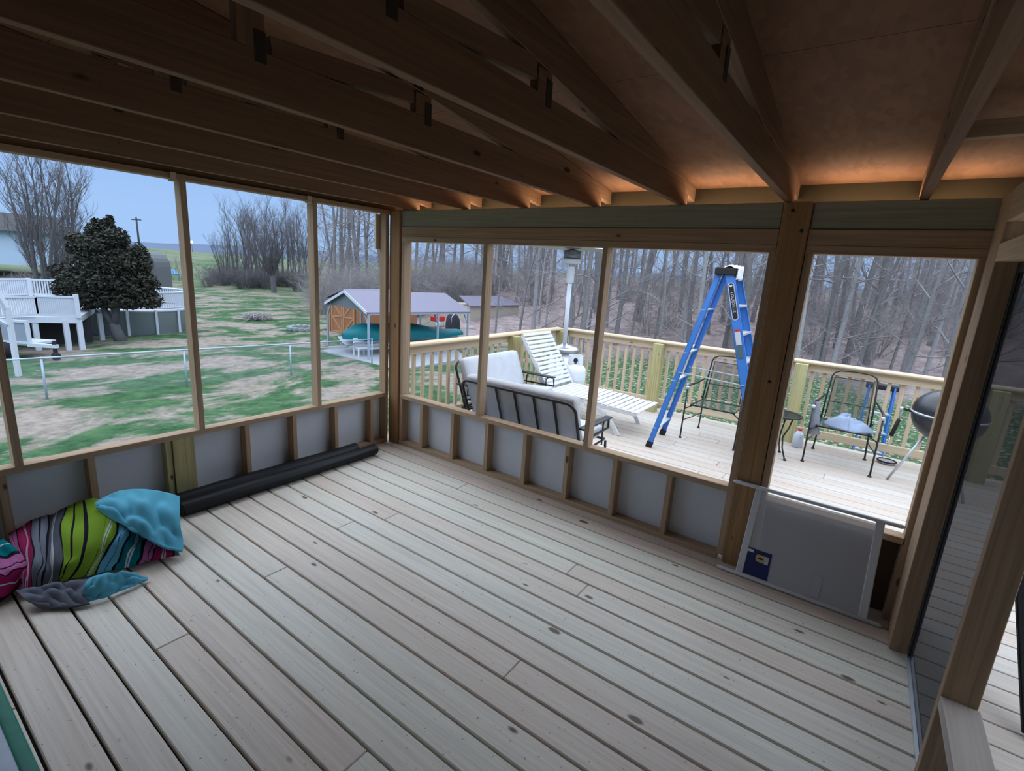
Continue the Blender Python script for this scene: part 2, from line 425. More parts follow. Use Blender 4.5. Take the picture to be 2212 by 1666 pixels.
for a, b_ in ((2.004, 2.3976), (2.4356, 2.799), (2.837, 3.205), (3.243, 3.612), (3.65, 4.01), (4.05, XE)):
    lumber('wall_panel', PANEL, WL, (a, b_, -DP - 0.02, -DP + 0.004, T, SILL - T), bevel=0)
lumber('notch_block', W_RAIL, WL, (1.80, 1.835, -0.03, 0.012, 2.225, 2.2815))
lumber('notch_block', W_RAIL, WL, (0.83, 0.865, -0.03, 0.012, 2.225, 2.2815))
lumber('trim_board', W_RAIL, WL, (0.03, 0.10, -0.115, -0.091, 1.92, 2.238))
lumber('gable_panel', OSB, WL, (-0.24, XE, -0.12, -0.10, 2.26, 2.40), bevel=0)

# ---- corner post
mb = MB(); mb.box(-0.14, 0.017, 0.002, 0.141, 0, 2.275)
tag(mb.build('corner_post_column', W_POST, bevel=0.004), None, None, kind='structure')

# ---- wall_back: plane x = 0, runs along y
WB = thing('wall_back', None, None, kind='structure')
lumber('bottom_plate', W_STUD, WB, (-DP, 0, 0.14, 3.273, 0, T))
lumber('sill_plate', W_STUD, WB, (-DP, 0, 0.147, 3.278, SILL - T + 0.003, SILL + 0.003))
for k in range(7):
    yr = 0.4771 + 0.4064 * k
    lumber('stud', W_STUD, WB, (-DP, -0.0005, yr - T, yr, T, SILL - T + 0.003))
lumber('stud', W_STUD, WB, (-DP, -0.0005, 0.147, 0.185, T, SILL - T))
ed = [0.185] + [0.4771 + 0.4064 * k for k in range(7)] + [3.278 + T]
for a, b_ in zip(ed[:-1], ed[1:]):
    lumber('wall_panel', PANEL, WB, (-DP - 0.02, -DP + 0.004, a, b_ - T, T, SILL - T), bevel=0)
for a in (0.147, 1.137, 2.212):
    lumber('mullion', W_STUD, WB, (-DP, -0.0005, a, a + T, SILL + 0.003, 2.0))
lumber('mullion', W_STUD, WB, (-DP, -0.0005, 3.273, 3.311, T, 2.0))
lumber('header', W_STUD, WB, (-DP, 0, 0.147, 3.309, 2.0, 2.0465))
lumber('header', W_STUD, WB, (-DP, 0.0, 0.143, 3.309, 2.048, 2.131))
lumber('header', W_STUD, WB, (-DP, 0, 3.457, 4.2315, 2.0, 2.0465))
lumber('header', W_STUD, WB, (-DP, 0.0, 3.457, 4.2315, 2.048, 2.131))
lumber('support_beam', W_BEAM, WB, (-DP, -0.006, -0.0, 3.309, 2.134, 2.278), bevel=0.006)
lumber('support_beam', W_BEAM, WB, (-DP, -0.006, 3.457, 4.32, 2.134, 2.278), bevel=0.006)
lumber('post', W_POST, WB, (-0.12, 0.012, 3.312, 3.455, 0, 2.278), bevel=0.005)
lumber('trimmer', W_STUD, WB, (-DP, -0.001, 3.459, 3.499, 0, 2.0))
lumber('sill_plate', W_STUD, WB, (-DP, -0.001, 3.5, 4.20, 0.47, 0.508))
lumber('wall_panel', mat('brown_backing_board', (0.10, 0.06, 0.04), 0.9), WB, (-DP - 0.02, -DP + 0.004, 3.5, 4.20, 0, 0.47), bevel=0)
lumber('trimmer', W_STUD, WB, (-DP, -0.001, 4.192, 4.230, 0, 2.0))
# bolt heads in the post
b = MB()
for (yy, zz) in ((3.36, 2.23), (3.42, 2.12), (3.40, 1.25)):
    b.lathe([(0.0, 0.016), (0.009, 0.0155), (0.010, 0.012), (0.010, 0.008)], (0, yy, zz), 10, ax=(1, 0, 0))
b.build('bolt_head', BLACK_IRON, WB)

# ---- wall_right: plane y = 4.21, runs along x
YC = 4.215
WR = thing('wall_right', None, None, kind='structure')
lumber('post', W_POST, WR, (-0.13, 0.0, 4.232, 4.36, 0, 2.278), bevel=0.004)
lumber('trimmer', W_STUD, WR, (0.001, 0.104, YC + 0.004, YC + DP, 0, 2.278))
lumber('jamb', W_STUD, WR, (0.106, 0.18, YC + 0.002, YC + DP, 0, 2.278))
lumber('jamb', W_STUD, WR, (0.184, 0.272, YC, YC + DP, 0, 2.278))
lumber('door_header', W_RAIL, WR, (0.272, XE, YC, YC + DP, 1.975, 2.05))
lumber('header', W_STUD, WR, (0.274, XE, YC, YC + DP, 2.14, 2.278))
lumber('stud', W_STUD, WR, (1.372, 1.410, YC, YC + DP, 0, 1.975))
SC = 0.587
lumber('sill_plate', W_DECK, WR, (1.410, XE, YC, YC + DP + 0.006, SC - T, SC))
lumber('bottom_plate', W_STUD, WR, (1.41, XE, YC, YC + DP, 0, T))
for a in (1.78, 2.19, 2.6, 3.0):
    lumber('stud', W_STUD, WR, (a, a + T, YC, YC + DP, T, SC - T))
lumber('wall_panel', PANEL, WR, (1.41, XE, YC + DP - 0.003, YC + DP + 0.02, T, SC - T), bevel=0)

SIDE = mat('added_boarding', (0.30, 0.27, 0.23), 0.8)  # unseen boarding added to close off daylight near the camera
lumber('added_side_boarding', SIDE, WR, (2.9, 4.62, YC + DP + 0.02, YC + DP + 0.05, 0, 2.27), bevel=0)
lumber('added_side_boarding', SIDE, WL, (3.5, 4.62, -DP - 0.05, -DP - 0.021, 0, 2.27), bevel=0)
# ---- dark mesh screen door standing in the right wall's doorway
t = thing('door_1', None, None, kind='structure')
YD = YC + DP - 0.014
lumber('door_frame', BLACK_IRON, t, (0.274, 0.31, YD, YD + 0.02, 0.02, 1.973), bevel=0.002)
lumber('door_frame', BLACK_IRON, t, (0.31, 1.334, YD, YD + 0.02, 1.93, 1.973), bevel=0.002)
lumber('door_frame', BLACK_IRON, t, (1.335, 1.371, YD, YD + 0.02, 0.02, 1.973), bevel=0.002)
lumber('threshold', ALU, t, (0.274, 1.371, YD - 0.004, YD + 0.024, 0.002, 0.02), bevel=0.002)
lumber('door_screen', DARK_MESH, t, (0.31, 1.335, YD + 0.008, YD + 0.011, 0.02, 1.93), bevel=0)

# ---- unseen house walls, guessed and added to keep the porch interior dark
WF = thing('wall_front', None, None, kind='structure')
SID = mat('unseen_house_siding', (0.55, 0.54, 0.52), 0.7)
b = MB(); b.box(4.62, 4.72, -0.2, 4.75, -0.3, 3.1); b.build('unseen_siding', SID, WF)
b = MB(); b.box(1.75, 4.72, 4.9, 9.0, -0.3, 3.3); b.build('unseen_siding', SID, WF)  # out-of-view house block added to cut sky light from the side
# ---- ceiling: strand-board roof deck, fascia
def roof_z(x): return 2.44 + 0.125 * x
CE = thing('ceiling', None, None, kind='structure')
x0, x1 = -0.252, 4.61
mb = MB()
xsplit = [x0, 1.22, 2.44, 3.66, x1]
ysplit = [-0.2, 0.885, 2.104, 3.323, 4.54, 5.7]  # outermost strip added to the overhang to shade the side deck
for a, b_ in zip(xsplit[:-1], xsplit[1:]):
    for c, d in zip(ysplit[:-1], ysplit[1:]):
        mb.hexa((a, c, roof_z(a)), (b_ - a - 0.003, 0, roof_z(b_) - roof_z(a)), (0, d - c - 0.003, 0), (0, 0, 0.018))
mb.build('roof_decking', OSB, CE)
mb = MB(); mb.hexa((x0 - 0.03, -0.21, roof_z(x0) + 0.02), (x1 - x0, 0, roof_z(x1) - roof_z(x0)), (0, 5.92, 0), (0, 0, 0.02))
mb.build('shingles', SLATE, CE)
lumber('fascia', mat('olive_fascia', (0.035, 0.026, 0.012), 0.8, noise=0.2, scale=8), CE, (x0 - 0.026, x0 + 0.0, -0.2, 5.7, 2.255, roof_z(x0) + 0.01))
mb = MB(); mb.bar((0.66, 3.98, 2.425), (0.68, 4.70, 2.425), 0.038, 0.06)
mb.build('ceiling_brace', W_STUD, CE, bevel=0.002)

# ---- added warm emitter hidden behind the beam to brighten the eave
EAVE_GLOW = glow('added_eave_glow_mat', (1.0, 0.70, 0.47), 60.0)
t = thing('added_eave_glow', 'added warm glowing tube hidden behind the porch beam, brightening the eave', 'added light', loc=(-0.06, 2.0, 2.28))
ty = [-0.02, 0.275, 0.885, 1.494, 2.104, 2.713, 3.323, 3.933, 4.3]
for a, b_ in zip(ty[:-1], ty[1:]):
    b = MB(); b.tube([(-0.102, a + 0.035, 2.268), (-0.102, b_ - 0.035, 2.268)], 0.006, 8); b.build('added_glow_tube', EAVE_GLOW, t)
# ---- roof trusses (things)
PLATE = mat('dark_truss_plate', (0.05, 0.036, 0.028), 0.7, 0.2)
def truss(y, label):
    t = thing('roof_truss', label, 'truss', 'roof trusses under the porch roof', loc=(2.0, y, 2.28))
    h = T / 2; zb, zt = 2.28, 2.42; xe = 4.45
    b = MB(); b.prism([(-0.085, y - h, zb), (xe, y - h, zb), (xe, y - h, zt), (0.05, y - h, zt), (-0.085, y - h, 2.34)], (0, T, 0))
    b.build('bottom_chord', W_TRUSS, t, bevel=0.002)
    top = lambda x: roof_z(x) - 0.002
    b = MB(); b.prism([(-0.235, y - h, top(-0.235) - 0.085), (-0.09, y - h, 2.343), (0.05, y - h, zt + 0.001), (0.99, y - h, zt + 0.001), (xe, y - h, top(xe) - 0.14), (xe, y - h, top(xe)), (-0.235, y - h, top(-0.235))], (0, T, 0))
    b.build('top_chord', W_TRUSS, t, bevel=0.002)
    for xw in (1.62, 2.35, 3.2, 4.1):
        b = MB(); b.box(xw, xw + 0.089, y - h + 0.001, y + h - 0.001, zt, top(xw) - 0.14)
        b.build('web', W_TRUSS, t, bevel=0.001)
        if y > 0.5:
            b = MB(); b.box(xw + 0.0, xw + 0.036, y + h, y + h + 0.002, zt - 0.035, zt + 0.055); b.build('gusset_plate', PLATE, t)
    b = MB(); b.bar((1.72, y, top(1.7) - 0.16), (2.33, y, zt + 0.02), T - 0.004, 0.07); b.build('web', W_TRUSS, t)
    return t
names = ['roof truss directly above the wall of green-lawn windows, end gable',
         'first roof truss in from the lawn-side wall', 'second roof truss in from the lawn-side wall',
         'third roof truss in from the lawn-side wall', 'fourth roof truss in from the lawn-side wall',
         'fifth roof truss in from the lawn-side wall', 'sixth roof truss in, ending above the notched porch post',
         'roof truss nearest the dark screen door, split by a long crack']
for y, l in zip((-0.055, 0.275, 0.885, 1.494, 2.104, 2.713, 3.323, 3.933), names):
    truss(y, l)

# ================================================================== THINGS IN THE PORCH
# black rolls of screen along the left wall
def roll(y, z, r, xa, xb, label):
    t = thing('screen_roll', label, 'roll of screen', 'black rolls on the floor', loc=((xa + xb) / 2, y, 0))
    b = MB(); n = 40
    def fn(u, v):
        a = u * 2 * math.pi; rr = r * (1 + 0.05 * math.sin(a * 2 + v * 5) + 0.025 * math.sin(v * 17 + a))
        return (xa + (xb - xa) * v, y + rr * math.cos(a) * 1.12, z + rr * math.sin(a) * 0.9)
    b.surf(fn, 20, 40); b.build('wrapping', BLACK_ROLL, t, merge=True)
    for xx, sg in ((xa, -1), (xb, 1)):
        b = MB(); b.lathe([(r * 0.95, 0.0), (r * 0.6, 0.003 * sg), (r * 0.35, 0.006 * sg), (r * 0.34, -0.04 * sg)], (xx, y, z), 16, ax=(1, 0, 0)); b.build('rolled_end', RUBBER, t)
roll(0.205, 0.052, 0.055, 0.36, 2.02, 'long black roll of screen lying on the floorboards, the lower one')
roll(0.105, 0.066, 0.062, 0.50, 2.10, 'long black roll of screen pressed against the knee wall, the taller one')

# striped blanket heap
BL = thing('beach_blanket', 'crumpled multicolour striped blanket with pale blue lining, heaped on the floorboards', 'blanket', loc=(2.6, 0.45, 0))
def stripes(name, cols, rough=0.95):
    m = bpy.data.materials.new(name); m.use_nodes = True; nt = m.node_tree; b = nt.nodes['Principled BSDF']; b.inputs['Roughness'].default_value = rough
    b.inputs['Specular IOR Level'].default_value = 0.1
    uv = nt.nodes.new('ShaderNodeUVMap'); sp = nt.nodes.new('ShaderNodeSeparateXYZ'); r = nt.nodes.new('ShaderNodeValToRGB')
    nt.links.new(uv.outputs[0], sp.inputs[0]); nt.links.new(sp.outputs[0], r.inputs[0]); nt.links.new(r.outputs[0], b.inputs['Base Color'])
    r.color_ramp.interpolation = 'CONSTANT'
    el = r.color_ramp.elements; el[0].position = 0; el[0].color = (*cols[0][1], 1); el[1].position = cols[1][0]; el[1].color = (*cols[1][1], 1)
    for p, c in cols[2:]:
        e = el.new(p); e.color = (*c, 1)
    return m
NAVY = (0.012, 0.010, 0.02); PINK = (0.42, 0.13, 0.30); MAG = (0.33, 0.018, 0.10); GRY = (0.16, 0.18, 0.22); LIME = (0.20, 0.34, 0.03)
LBL = (0.13, 0.42, 0.58); TEA = (0.0, 0.17, 0.20); WHT = (0.55, 0.6, 0.65); DGR = (0.10, 0.105, 0.13)
ST1 = stripes('striped_fabric', [(0.0000, PINK), (0.0547, NAVY), (0.0656, PINK), (0.1172, NAVY), (0.1328, MAG), (0.1953, WHT), (0.2047, MAG), (0.2141, WHT), (0.2234, MAG), (0.2891, NAVY),
    (0.3047, GRY), (0.3828, NAVY), (0.3984, GRY), (0.4609, NAVY), (0.4844, DGR), (0.5547, WHT), (0.5656, DGR), (0.5781, WHT), (0.5891, DGR), (0.6719, NAVY),
    (0.6953, LIME), (0.7656, NAVY), (0.7781, LIME), (0.8438, NAVY), (0.8688, LIME)])
ST2 = stripes('striped_fabric_end', [(0.0, LIME), (0.06, WHT), (0.075, LIME), (0.09, WHT), (0.105, LIME), (0.17, NAVY), (0.20, LBL), (0.29, NAVY), (0.30, LBL), (0.37, NAVY),
    (0.40, TEA), (0.49, WHT), (0.505, TEA), (0.515, WHT), (0.53, TEA), (0.60, NAVY), (0.63, PINK), (0.69, NAVY), (0.70, PINK), (0.75, NAVY), (0.765, MAG), (0.83, WHT), (0.84, MAG), (0.85, WHT), (0.86, MAG), (0.92, NAVY), (0.94, GRY), (0.97, NAVY), (0.98, GRY)])
ST3 = stripes('striped_fabric_bunch', [(0.0, TEA), (0.14, WHT), (0.16, TEA), (0.30, NAVY), (0.34, PINK), (0.45, NAVY), (0.47, PINK), (0.57, NAVY), (0.60, MAG), (0.74, WHT), (0.76, MAG), (0.92, NAVY)])
LINING = mat('pale_blue_lining', (0.10, 0.40, 0.54), 0.9, noise=0.1, scale=10)
HEM = mat('dark_hem', (0.02, 0.02, 0.028), 0.9)
def drape(name, m, parent, rows, nu=36, nv=24, fold=0.014, freq=9, seed=0, thick=0.012, skirt=False):
    """A cloth patch through rows of picture points (u, v, z): rows go from the far edge to the near edge."""
    P = [[at(u, v, 'z', z) for (u, v, z) in r] for r in rows]
    def lerp(L_, s):
        q = s * (len(L_) - 1); i = min(int(q), len(L_) - 2); f = q - i
        p0 = L_[max(i - 1, 0)]; p1 = L_[i]; p2 = L_[i + 1]; p3 = L_[min(i + 2, len(L_) - 1)]
        return 0.5 * ((2 * p1) + (p2 - p0) * f + (2 * p0 - 5 * p1 + 4 * p2 - p3) * f * f + (3 * p1 - p0 - 3 * p2 + p3) * f ** 3)
    rnd = random.Random(seed); ph = [rnd.uniform(0, 6.28) for _ in range(8)]
    def fn(s, t):
        p = lerp([lerp(r, s) for r in P], t)
        e = min(1, 6 * s, 6 * (1 - s)) * min(1, 6 * t, 6 * (1 - t))
        f = 0.45 * fold * math.sin(freq * 4.3 * s + 7 * t + ph[4]) * math.sin(11 * t - 5 * s + ph[5]) + fold * (math.sin(freq * s * 2 + ph[0] + 2.2 * t) * math.sin(4 * t + ph[1] + 3 * s) + 0.6 * math.sin(freq * 1.7 * t + ph[2] - 3 * s) + 0.5 * math.sin(freq * 2.6 * (s - 0.6 * t) + ph[3]))
        return (p.x, max(p.y, 0.006), max(0.008, p.z + f * e))
    b = MB(); b.surf(fn, nu, nv)
    o = b.build(name, m, parent)
    sm = o.modifiers.new('thickness', 'SOLIDIFY'); sm.thickness = thick; sm.offset = -1
    return o
drape('striped_side', ST1, BL, [[(15, 1150, .10), (60, 1118, .16), (110, 1102, .18), (160, 1090, .20), (205, 1078, .24)],
                                [(28, 1178, .15), (65, 1170, .17), (105, 1152, .18), (150, 1135, .20), (232, 1108, .24)],
                                [(42, 1215, .13), (70, 1215, .14), (105, 1205, .15), (150, 1185, .17), (225, 1160, .18)],
                                [(48, 1262, .07), (65, 1258, .07), (100, 1248, .08), (145, 1228, .10), (205, 1205, .11)],
                                [(35, 1290, .02), (62, 1280, .02), (90, 1270, .03), (122, 1258, .04), (182, 1246, .04)]], seed=1)
drape('striped_side', ST2, BL, [[(205, 1078, .24), (240, 1085, .26), (290, 1095, .20), (330, 1110, .15), (372, 1140, .08)],
                                [(232, 1108, .24), (262, 1130, .22), (292, 1140, .17), (335, 1155, .10), (382, 1178, .04)],
                                [(225, 1160, .18), (254, 1165, .17), (290, 1172, .12), (335, 1180, .07), (384, 1190, .03)],
                                [(205, 1205, .11), (235, 1200, .10), (280, 1200, .08), (330, 1198, .05), (386, 1196, .02)],
                                [(182, 1246, .04), (215, 1238, .03), (270, 1226, .025), (325, 1212, .02), (388, 1200, .015)]], seed=2)
drape('folded_corner', LINING, BL, [[(207, 1090, .27), (245, 1068, .30), (290, 1060, .30), (345, 1064, .27), (386, 1076, .22)],
                                    [(209, 1092, .27), (250, 1092, .29), (298, 1092, .28), (348, 1098, .24), (387, 1108, .19)],
                                    [(211, 1094, .27), (255, 1110, .27), (305, 1122, .24), (350, 1132, .19), (388, 1140, .14)],
                                    [(213, 1096, .265), (258, 1122, .25), (308, 1146, .20), (354, 1162, .13), (392, 1166, .08)],
                                    [(215, 1099, .26), (262, 1132, .23), (312, 1162, .17), (352, 1184, .10), (392, 1193, .04)]], fold=0.016, freq=9, seed=5, nu=48, nv=36)
drape('hem_flap', LINING, BL, [[(196, 1252, .09), (226, 1243, .10), (256, 1237, .09), (288, 1240, .05)],
                               [(184, 1268, .08), (218, 1262, .08), (262, 1250, .06), (303, 1246, .03)],
                               [(178, 1288, .04), (214, 1282, .04), (262, 1266, .03), (318, 1250, .015)],
                               [(184, 1300, .015), (216, 1294, .015), (264, 1276, .015), (319, 1254, .012)]], fold=0.008, seed=8)
drape('under_fold', mat('grey_fabric', (0.13, 0.14, 0.18), 0.95, noise=0.4, scale=25), BL, [[(35, 1280, .06), (95, 1268, .07), (150, 1258, .07), (196, 1254, .06)],
                               [(60, 1300, .05), (110, 1285, .05), (150, 1280, .05), (184, 1285, .04)],
                               [(95, 1312, .012), (130, 1314, .012), (165, 1312, .012), (195, 1306, .012)]], fold=0.008, seed=9)
drape('bunched_end', ST3, BL, [[(8, 1165, .20), (-60, 1180, .22), (-150, 1200, .22)],
                               [(35, 1185, .18), (-40, 1200, .20), (-130, 1225, .20)],
                               [(58, 1215, .14), (-5, 1235, .16), (-110, 1265, .15)],
                               [(62, 1240, .09), (5, 1265, .09), (-90, 1300, .08)],
                               [(40, 1270, .02), (0, 1302, .02), (-70, 1340, .02)]], fold=0.01, seed=11, nu=30, nv=30)
for o in kids(BL):   # stripes of the bunched end run the other way
    if o.name.startswith('bunched_end'):
        uvd = o.data.uv_layers[0].data
        for l in uvd: l.uv = (l.uv[1], l.uv[0])

# green edged bundle at the left of the floor
t = thing('folded_tarp', 'green-edged pale folded tarp lying at the near end of the floorboards', 'tarp', loc=(3.25, 1.6, 0))
b = MB(); b.pad((3.078, 1.06, 0.0), (0.05, 0, 0), (0, 1.5, 0), (0, 0, 0.035), r=0.016); b.build('green_edge', mat('green_tarp', (0.02, 0.19, 0.13), 0.6, noise=0.3, scale=20), t, merge=True)
b = MB(); b.pad((3.122, 1.12, 0.0), (0.5, 0, 0), (0, 1.45, 0), (0, 0, 0.045), r=0.02); b.build('pale_side', mat('pale_tarp', (0.42, 0.47, 0.55), 0.6, noise=0.1, scale=20), t, merge=True)

# white mesh gate leaning on the last opening
GT = thing('mesh_gate', 'white plastic framed mesh gate with a blue sticker, leaning below the last opening', 'gate', loc=(0.1, 3.77, 0))
gb, gt_ = Vector((0.105, 0, 0.014)), Vector((0.030, 0, 0.585))
def gp(y, s): q = gb.lerp(gt_, s); return Vector((q.x, y, q.z))
for s_, nm in ((0.0, 'bottom_bar'), (1.0, 'top_bar')):
    b = MB(); b.tube([gp(3.305, s_), gp(3.32, s_), gp(4.17, s_), gp(4.185, s_)], [0.004, 0.012, 0.012, 0.004], 12); b.build(nm, WHITE_PLASTIC, GT)
for ya, yb in ((3.44, 3.46), (4.095, 4.075)):
    b = MB(); b.bar(gp(ya, 0.01), gp(yb, 0.985), 0.042, 0.012, up=(1, 0, 0)); b.build('upright', WHITE_PLASTIC, GT, bevel=0.004)
b = MB(); b.hexa(gp(3.46, 0.02) - Vector((0.001, 0, 0)), gp(4.075, 0.02) - gp(3.46, 0.02), gp(3.475, 0.965) - gp(3.46, 0.02), (0.002, 0, 0)); b.build('mesh', GATE_MESH, GT)
nrm = Vector((0.99, 0, 0.13))
def decal(name, y0, y1, s0, s1, m, off, parent):
    b = MB(); o = gp(y0, s0) + nrm * off; b.hexa(o, gp(y1, s0) - gp(y0, s0), gp(y0, s1) - gp(y0, s0), nrm * 0.0012); return b.build(name, m, parent)
stk = decal('sticker', 3.462, 3.60, 0.03, 0.33, mat('navy_sticker', (0.012, 0.022, 0.12), 0.4), 0.002, GT)
b = MB(); o = gp(3.545, 0.245) + nrm * 0.0042
yv, sv = Vector((0, 1, 0)), (gp(3.5, 1) - gp(3.5, 0)).normalized()
GOLD = mat('gold_print', (0.5, 0.4, 0.2), 0.5)
b.prism([o + yv * (0.030 * math.copysign(abs(math.cos(q)) ** 0.6, math.cos(q))) + sv * (0.024 * math.copysign(abs(math.sin(q)) ** 0.6, math.sin(q))) for q in [2 * math.pi * k / 20 for k in range(20)]], nrm * 0.0006)
b.build('gold_emblem', GOLD, stk)
b = MB(); b.prism([o + nrm * 0.0008 + yv * (0.016 * math.cos(q) - 0.002) + sv * (0.006 * math.sin(q)) for q in [2 * math.pi * k / 16 for k in range(16)]], nrm * 0.0006)
b.build('dark_mark', RUBBER, stk)
decal('white_block', 3.566, 3.588, 0.20, 0.285, WHITE_PAINT, 0.0042, stk)
decal('paper_label', 3.83, 3.875, 0.05, 0.27, mat('faded_paper', (0.45, 0.46, 0.5), 0.7), 0.002, GT)
b = MB(); b.box(0.092, 0.1, 3.46, 3.50, 0.185, 0.20); b.build('corner_clip', WHITE_PLASTIC, GT)

# ================================================================== THE DECK
# ---- railings
RZ = 0.995
def railing(name, label, p0, p1, inward, posts, step, first, rails=True):
    p0, p1 = Vector(p0), Vector(p1); d = (p1 - p0).normalized(); n = Vector(inward); Lr = (p1 - p0).length
    t = thing(name, label, 'railing', 'deck railings', loc=(p0.x, p0.y, 0))
    b = MB(); b.hexa(p0 - n * 0.055 + Vector((0, 0, RZ - 0.036)), d * Lr, n * 0.14, (0, 0, 0.036)); b.build('cap_rail', W_RAIL, t, bevel=0.012)
    b = MB(); b.hexa(p0 - n * 0.019 + Vector((0, 0, RZ - 0.036 - 0.09)), d * Lr, n * 0.038, (0, 0, 0.089)); b.build('upper_rail', W_RAIL, t, bevel=0.003)
    b = MB(); b.hexa(p0 - n * 0.019 + Vector((0, 0, 0.09)), d * Lr, n * 0.038, (0, 0, 0.089)); b.build('lower_rail', W_RAIL, t, bevel=0.003)
    s = first
    while s < Lr:
        if all(abs(s - q) > 0.09 for q in posts):
            c = p0 + d * s
            b = MB(); b.hexa(c - d * 0.018 - n * 0.055 + Vector((0, 0, 0.06)), d * 0.036, n * 0.035, (0, 0, RZ - 0.11)); b.build('baluster', W_RAIL, t, bevel=0.002)
        s += step
    for q in posts:
        c = p0 + d * q
        b = MB(); b.hexa(c - d * 0.066 + n * 0.0195 + Vector((0, 0, -0.2)), d * 0.132, n * 0.132, (0, 0, RZ - 0.037 + 0.2)); b.build('post', W_RAILPOST, t, bevel=0.004)
    return t
railing('deck_railing', 'pale timber railing along the deck edge facing the carport', (-0.16, -0.03, 0), (-3.50, -0.03, 0), (0, 1, 0), [1.93, 3.17], 0.138, 0.09)
railing('deck_railing', 'long pale timber railing along the deck edge facing the woods', (-3.47, -0.10, 0), (-3.47, 8.3, 0), (1, 0, 0), [1.665, 3.385, 5.1, 6.8], 0.1235, 0.162)
for o in [o for o in bpy.data.objects if o.name.startswith('post') and o.parent and o.parent.name.startswith('deck_railing')]: pass

# ---- patio heater
HX, HY = -3.115, 0.235
t = thing('patio_heater', 'tall silver patio heater with a round reflector, in the deck corner', 'heater', loc=(HX, HY, 0))
b = MB(); b.lathe([(0.245, 0.0), (0.245, 0.03), (0.23, 0.05), (0.222, 0.70)], (HX, HY, 0), 32); b.build('tank_housing', STEEL, t)
b = MB(); b.lathe([(0.24, 0.70), (0.255, 0.715), (0.255, 0.745), (0.20, 0.775), (0.06, 0.79), (0.03, 0.81)], (HX, HY, 0), 32); b.build('housing_lid', STEEL, t)
b = MB(); b.lathe([(0.032, 0.78), (0.032, 1.72)], (HX, HY, 0), 16); b.build('pole', WHITE_METAL, t)
b = MB(); b.lathe([(0.045, 1.68), (0.055, 1.69), (0.055, 1.90), (0.06, 1.91)], (HX, HY, 0), 20); b.build('control_housing', WHITE_METAL, t)
b = MB(); b.lathe([(0.055, 1.95), (0.13, 1.955), (0.135, 2.01), (0.12, 2.02)], (HX, HY, 0), 24); b.build('burner_base', WHITE_METAL, t)
b = MB(); b.lathe([(0.10, 2.02), (0.12, 2.03), (0.12, 2.13), (0.02, 2.15)], (HX, HY, 0), 24); b.build('emitter_screen', mat('emitter_grille', (0.2, 0.21, 0.23), 0.4, 0.8), t)
b = MB(); b.lathe([(0.575, 2.155), (0.56, 2.165), (0.40, 2.21), (0.2, 2.245), (0.01, 2.255)], (HX, HY, 0), 40); o = b.build('reflector', STEEL, t)
o.modifiers.new('t', 'SOLIDIFY').thickness = 0.004
# ---- propane tank
TX, TY = -2.825, 0.60
t = thing('propane_tank', 'scuffed white propane tank standing on the deck behind the slatted lounger', 'gas tank', loc=(TX, TY, 0))
b = MB(); b.lathe([(0.09, 0.03), (0.13, 0.05), (0.152, 0.09), (0.156, 0.14), (0.156, 0.30), (0.157, 0.305), (0.156, 0.31), (0.156, 0.40), (0.15, 0.45), (0.125, 0.49), (0.08, 0.515), (0.02, 0.52)], (TX, TY, 0.07), 32); b.build('tank_body', TANK, t)
b = MB(); b.lathe([(0.115, 0.0), (0.115, 0.12)], (TX, TY, 0), 28); b.build('foot_ring', TANK, t).modifiers.new('t', 'SOLIDIFY').thickness = 0.004
b = MB()
an = math.atan2(CAMY - TY, CAMX - TX)
for i in range(20):
    a0 = an + 0.55 + i * (2 * math.pi - 1.1) / 20; a1 = an + 0.55 + (i + 1) * (2 * math.pi - 1.1) / 20
    b.prism([(TX + 0.105 * math.cos(a0), TY + 0.105 * math.sin(a0), 0.56), (TX + 0.105 * math.cos(a1), TY + 0.105 * math.sin(a1), 0.56), (TX + 0.10 * math.cos(a1), TY + 0.10 * math.sin(a1), 0.71), (TX + 0.10 * math.cos(a0), TY + 0.10 * math.sin(a0), 0.71)], (-0.004 * math.cos(a0), -0.004 * math.sin(a0), 0))
b.build('collar', TANK, t)
b = MB(); b.lathe([(0.018, 0.575), (0.018, 0.66), (0.012, 0.67)], (TX, TY, 0), 12); b.build('valve', mat('brass', (0.35, 0.25, 0.1), 0.4, 0.9), t)
vd = Vector((math.cos(an), math.sin(an), 0))
b = MB(); b.lathe([(0.0, 0.08), (0.028, 0.08), (0.032, 0.07), (0.03, 0.04), (0.012, 0.03), (0.012, 0.0)], (TX, TY, 0.645), 14, ax=vd); b.build('valve_knob', RUBBER, t)

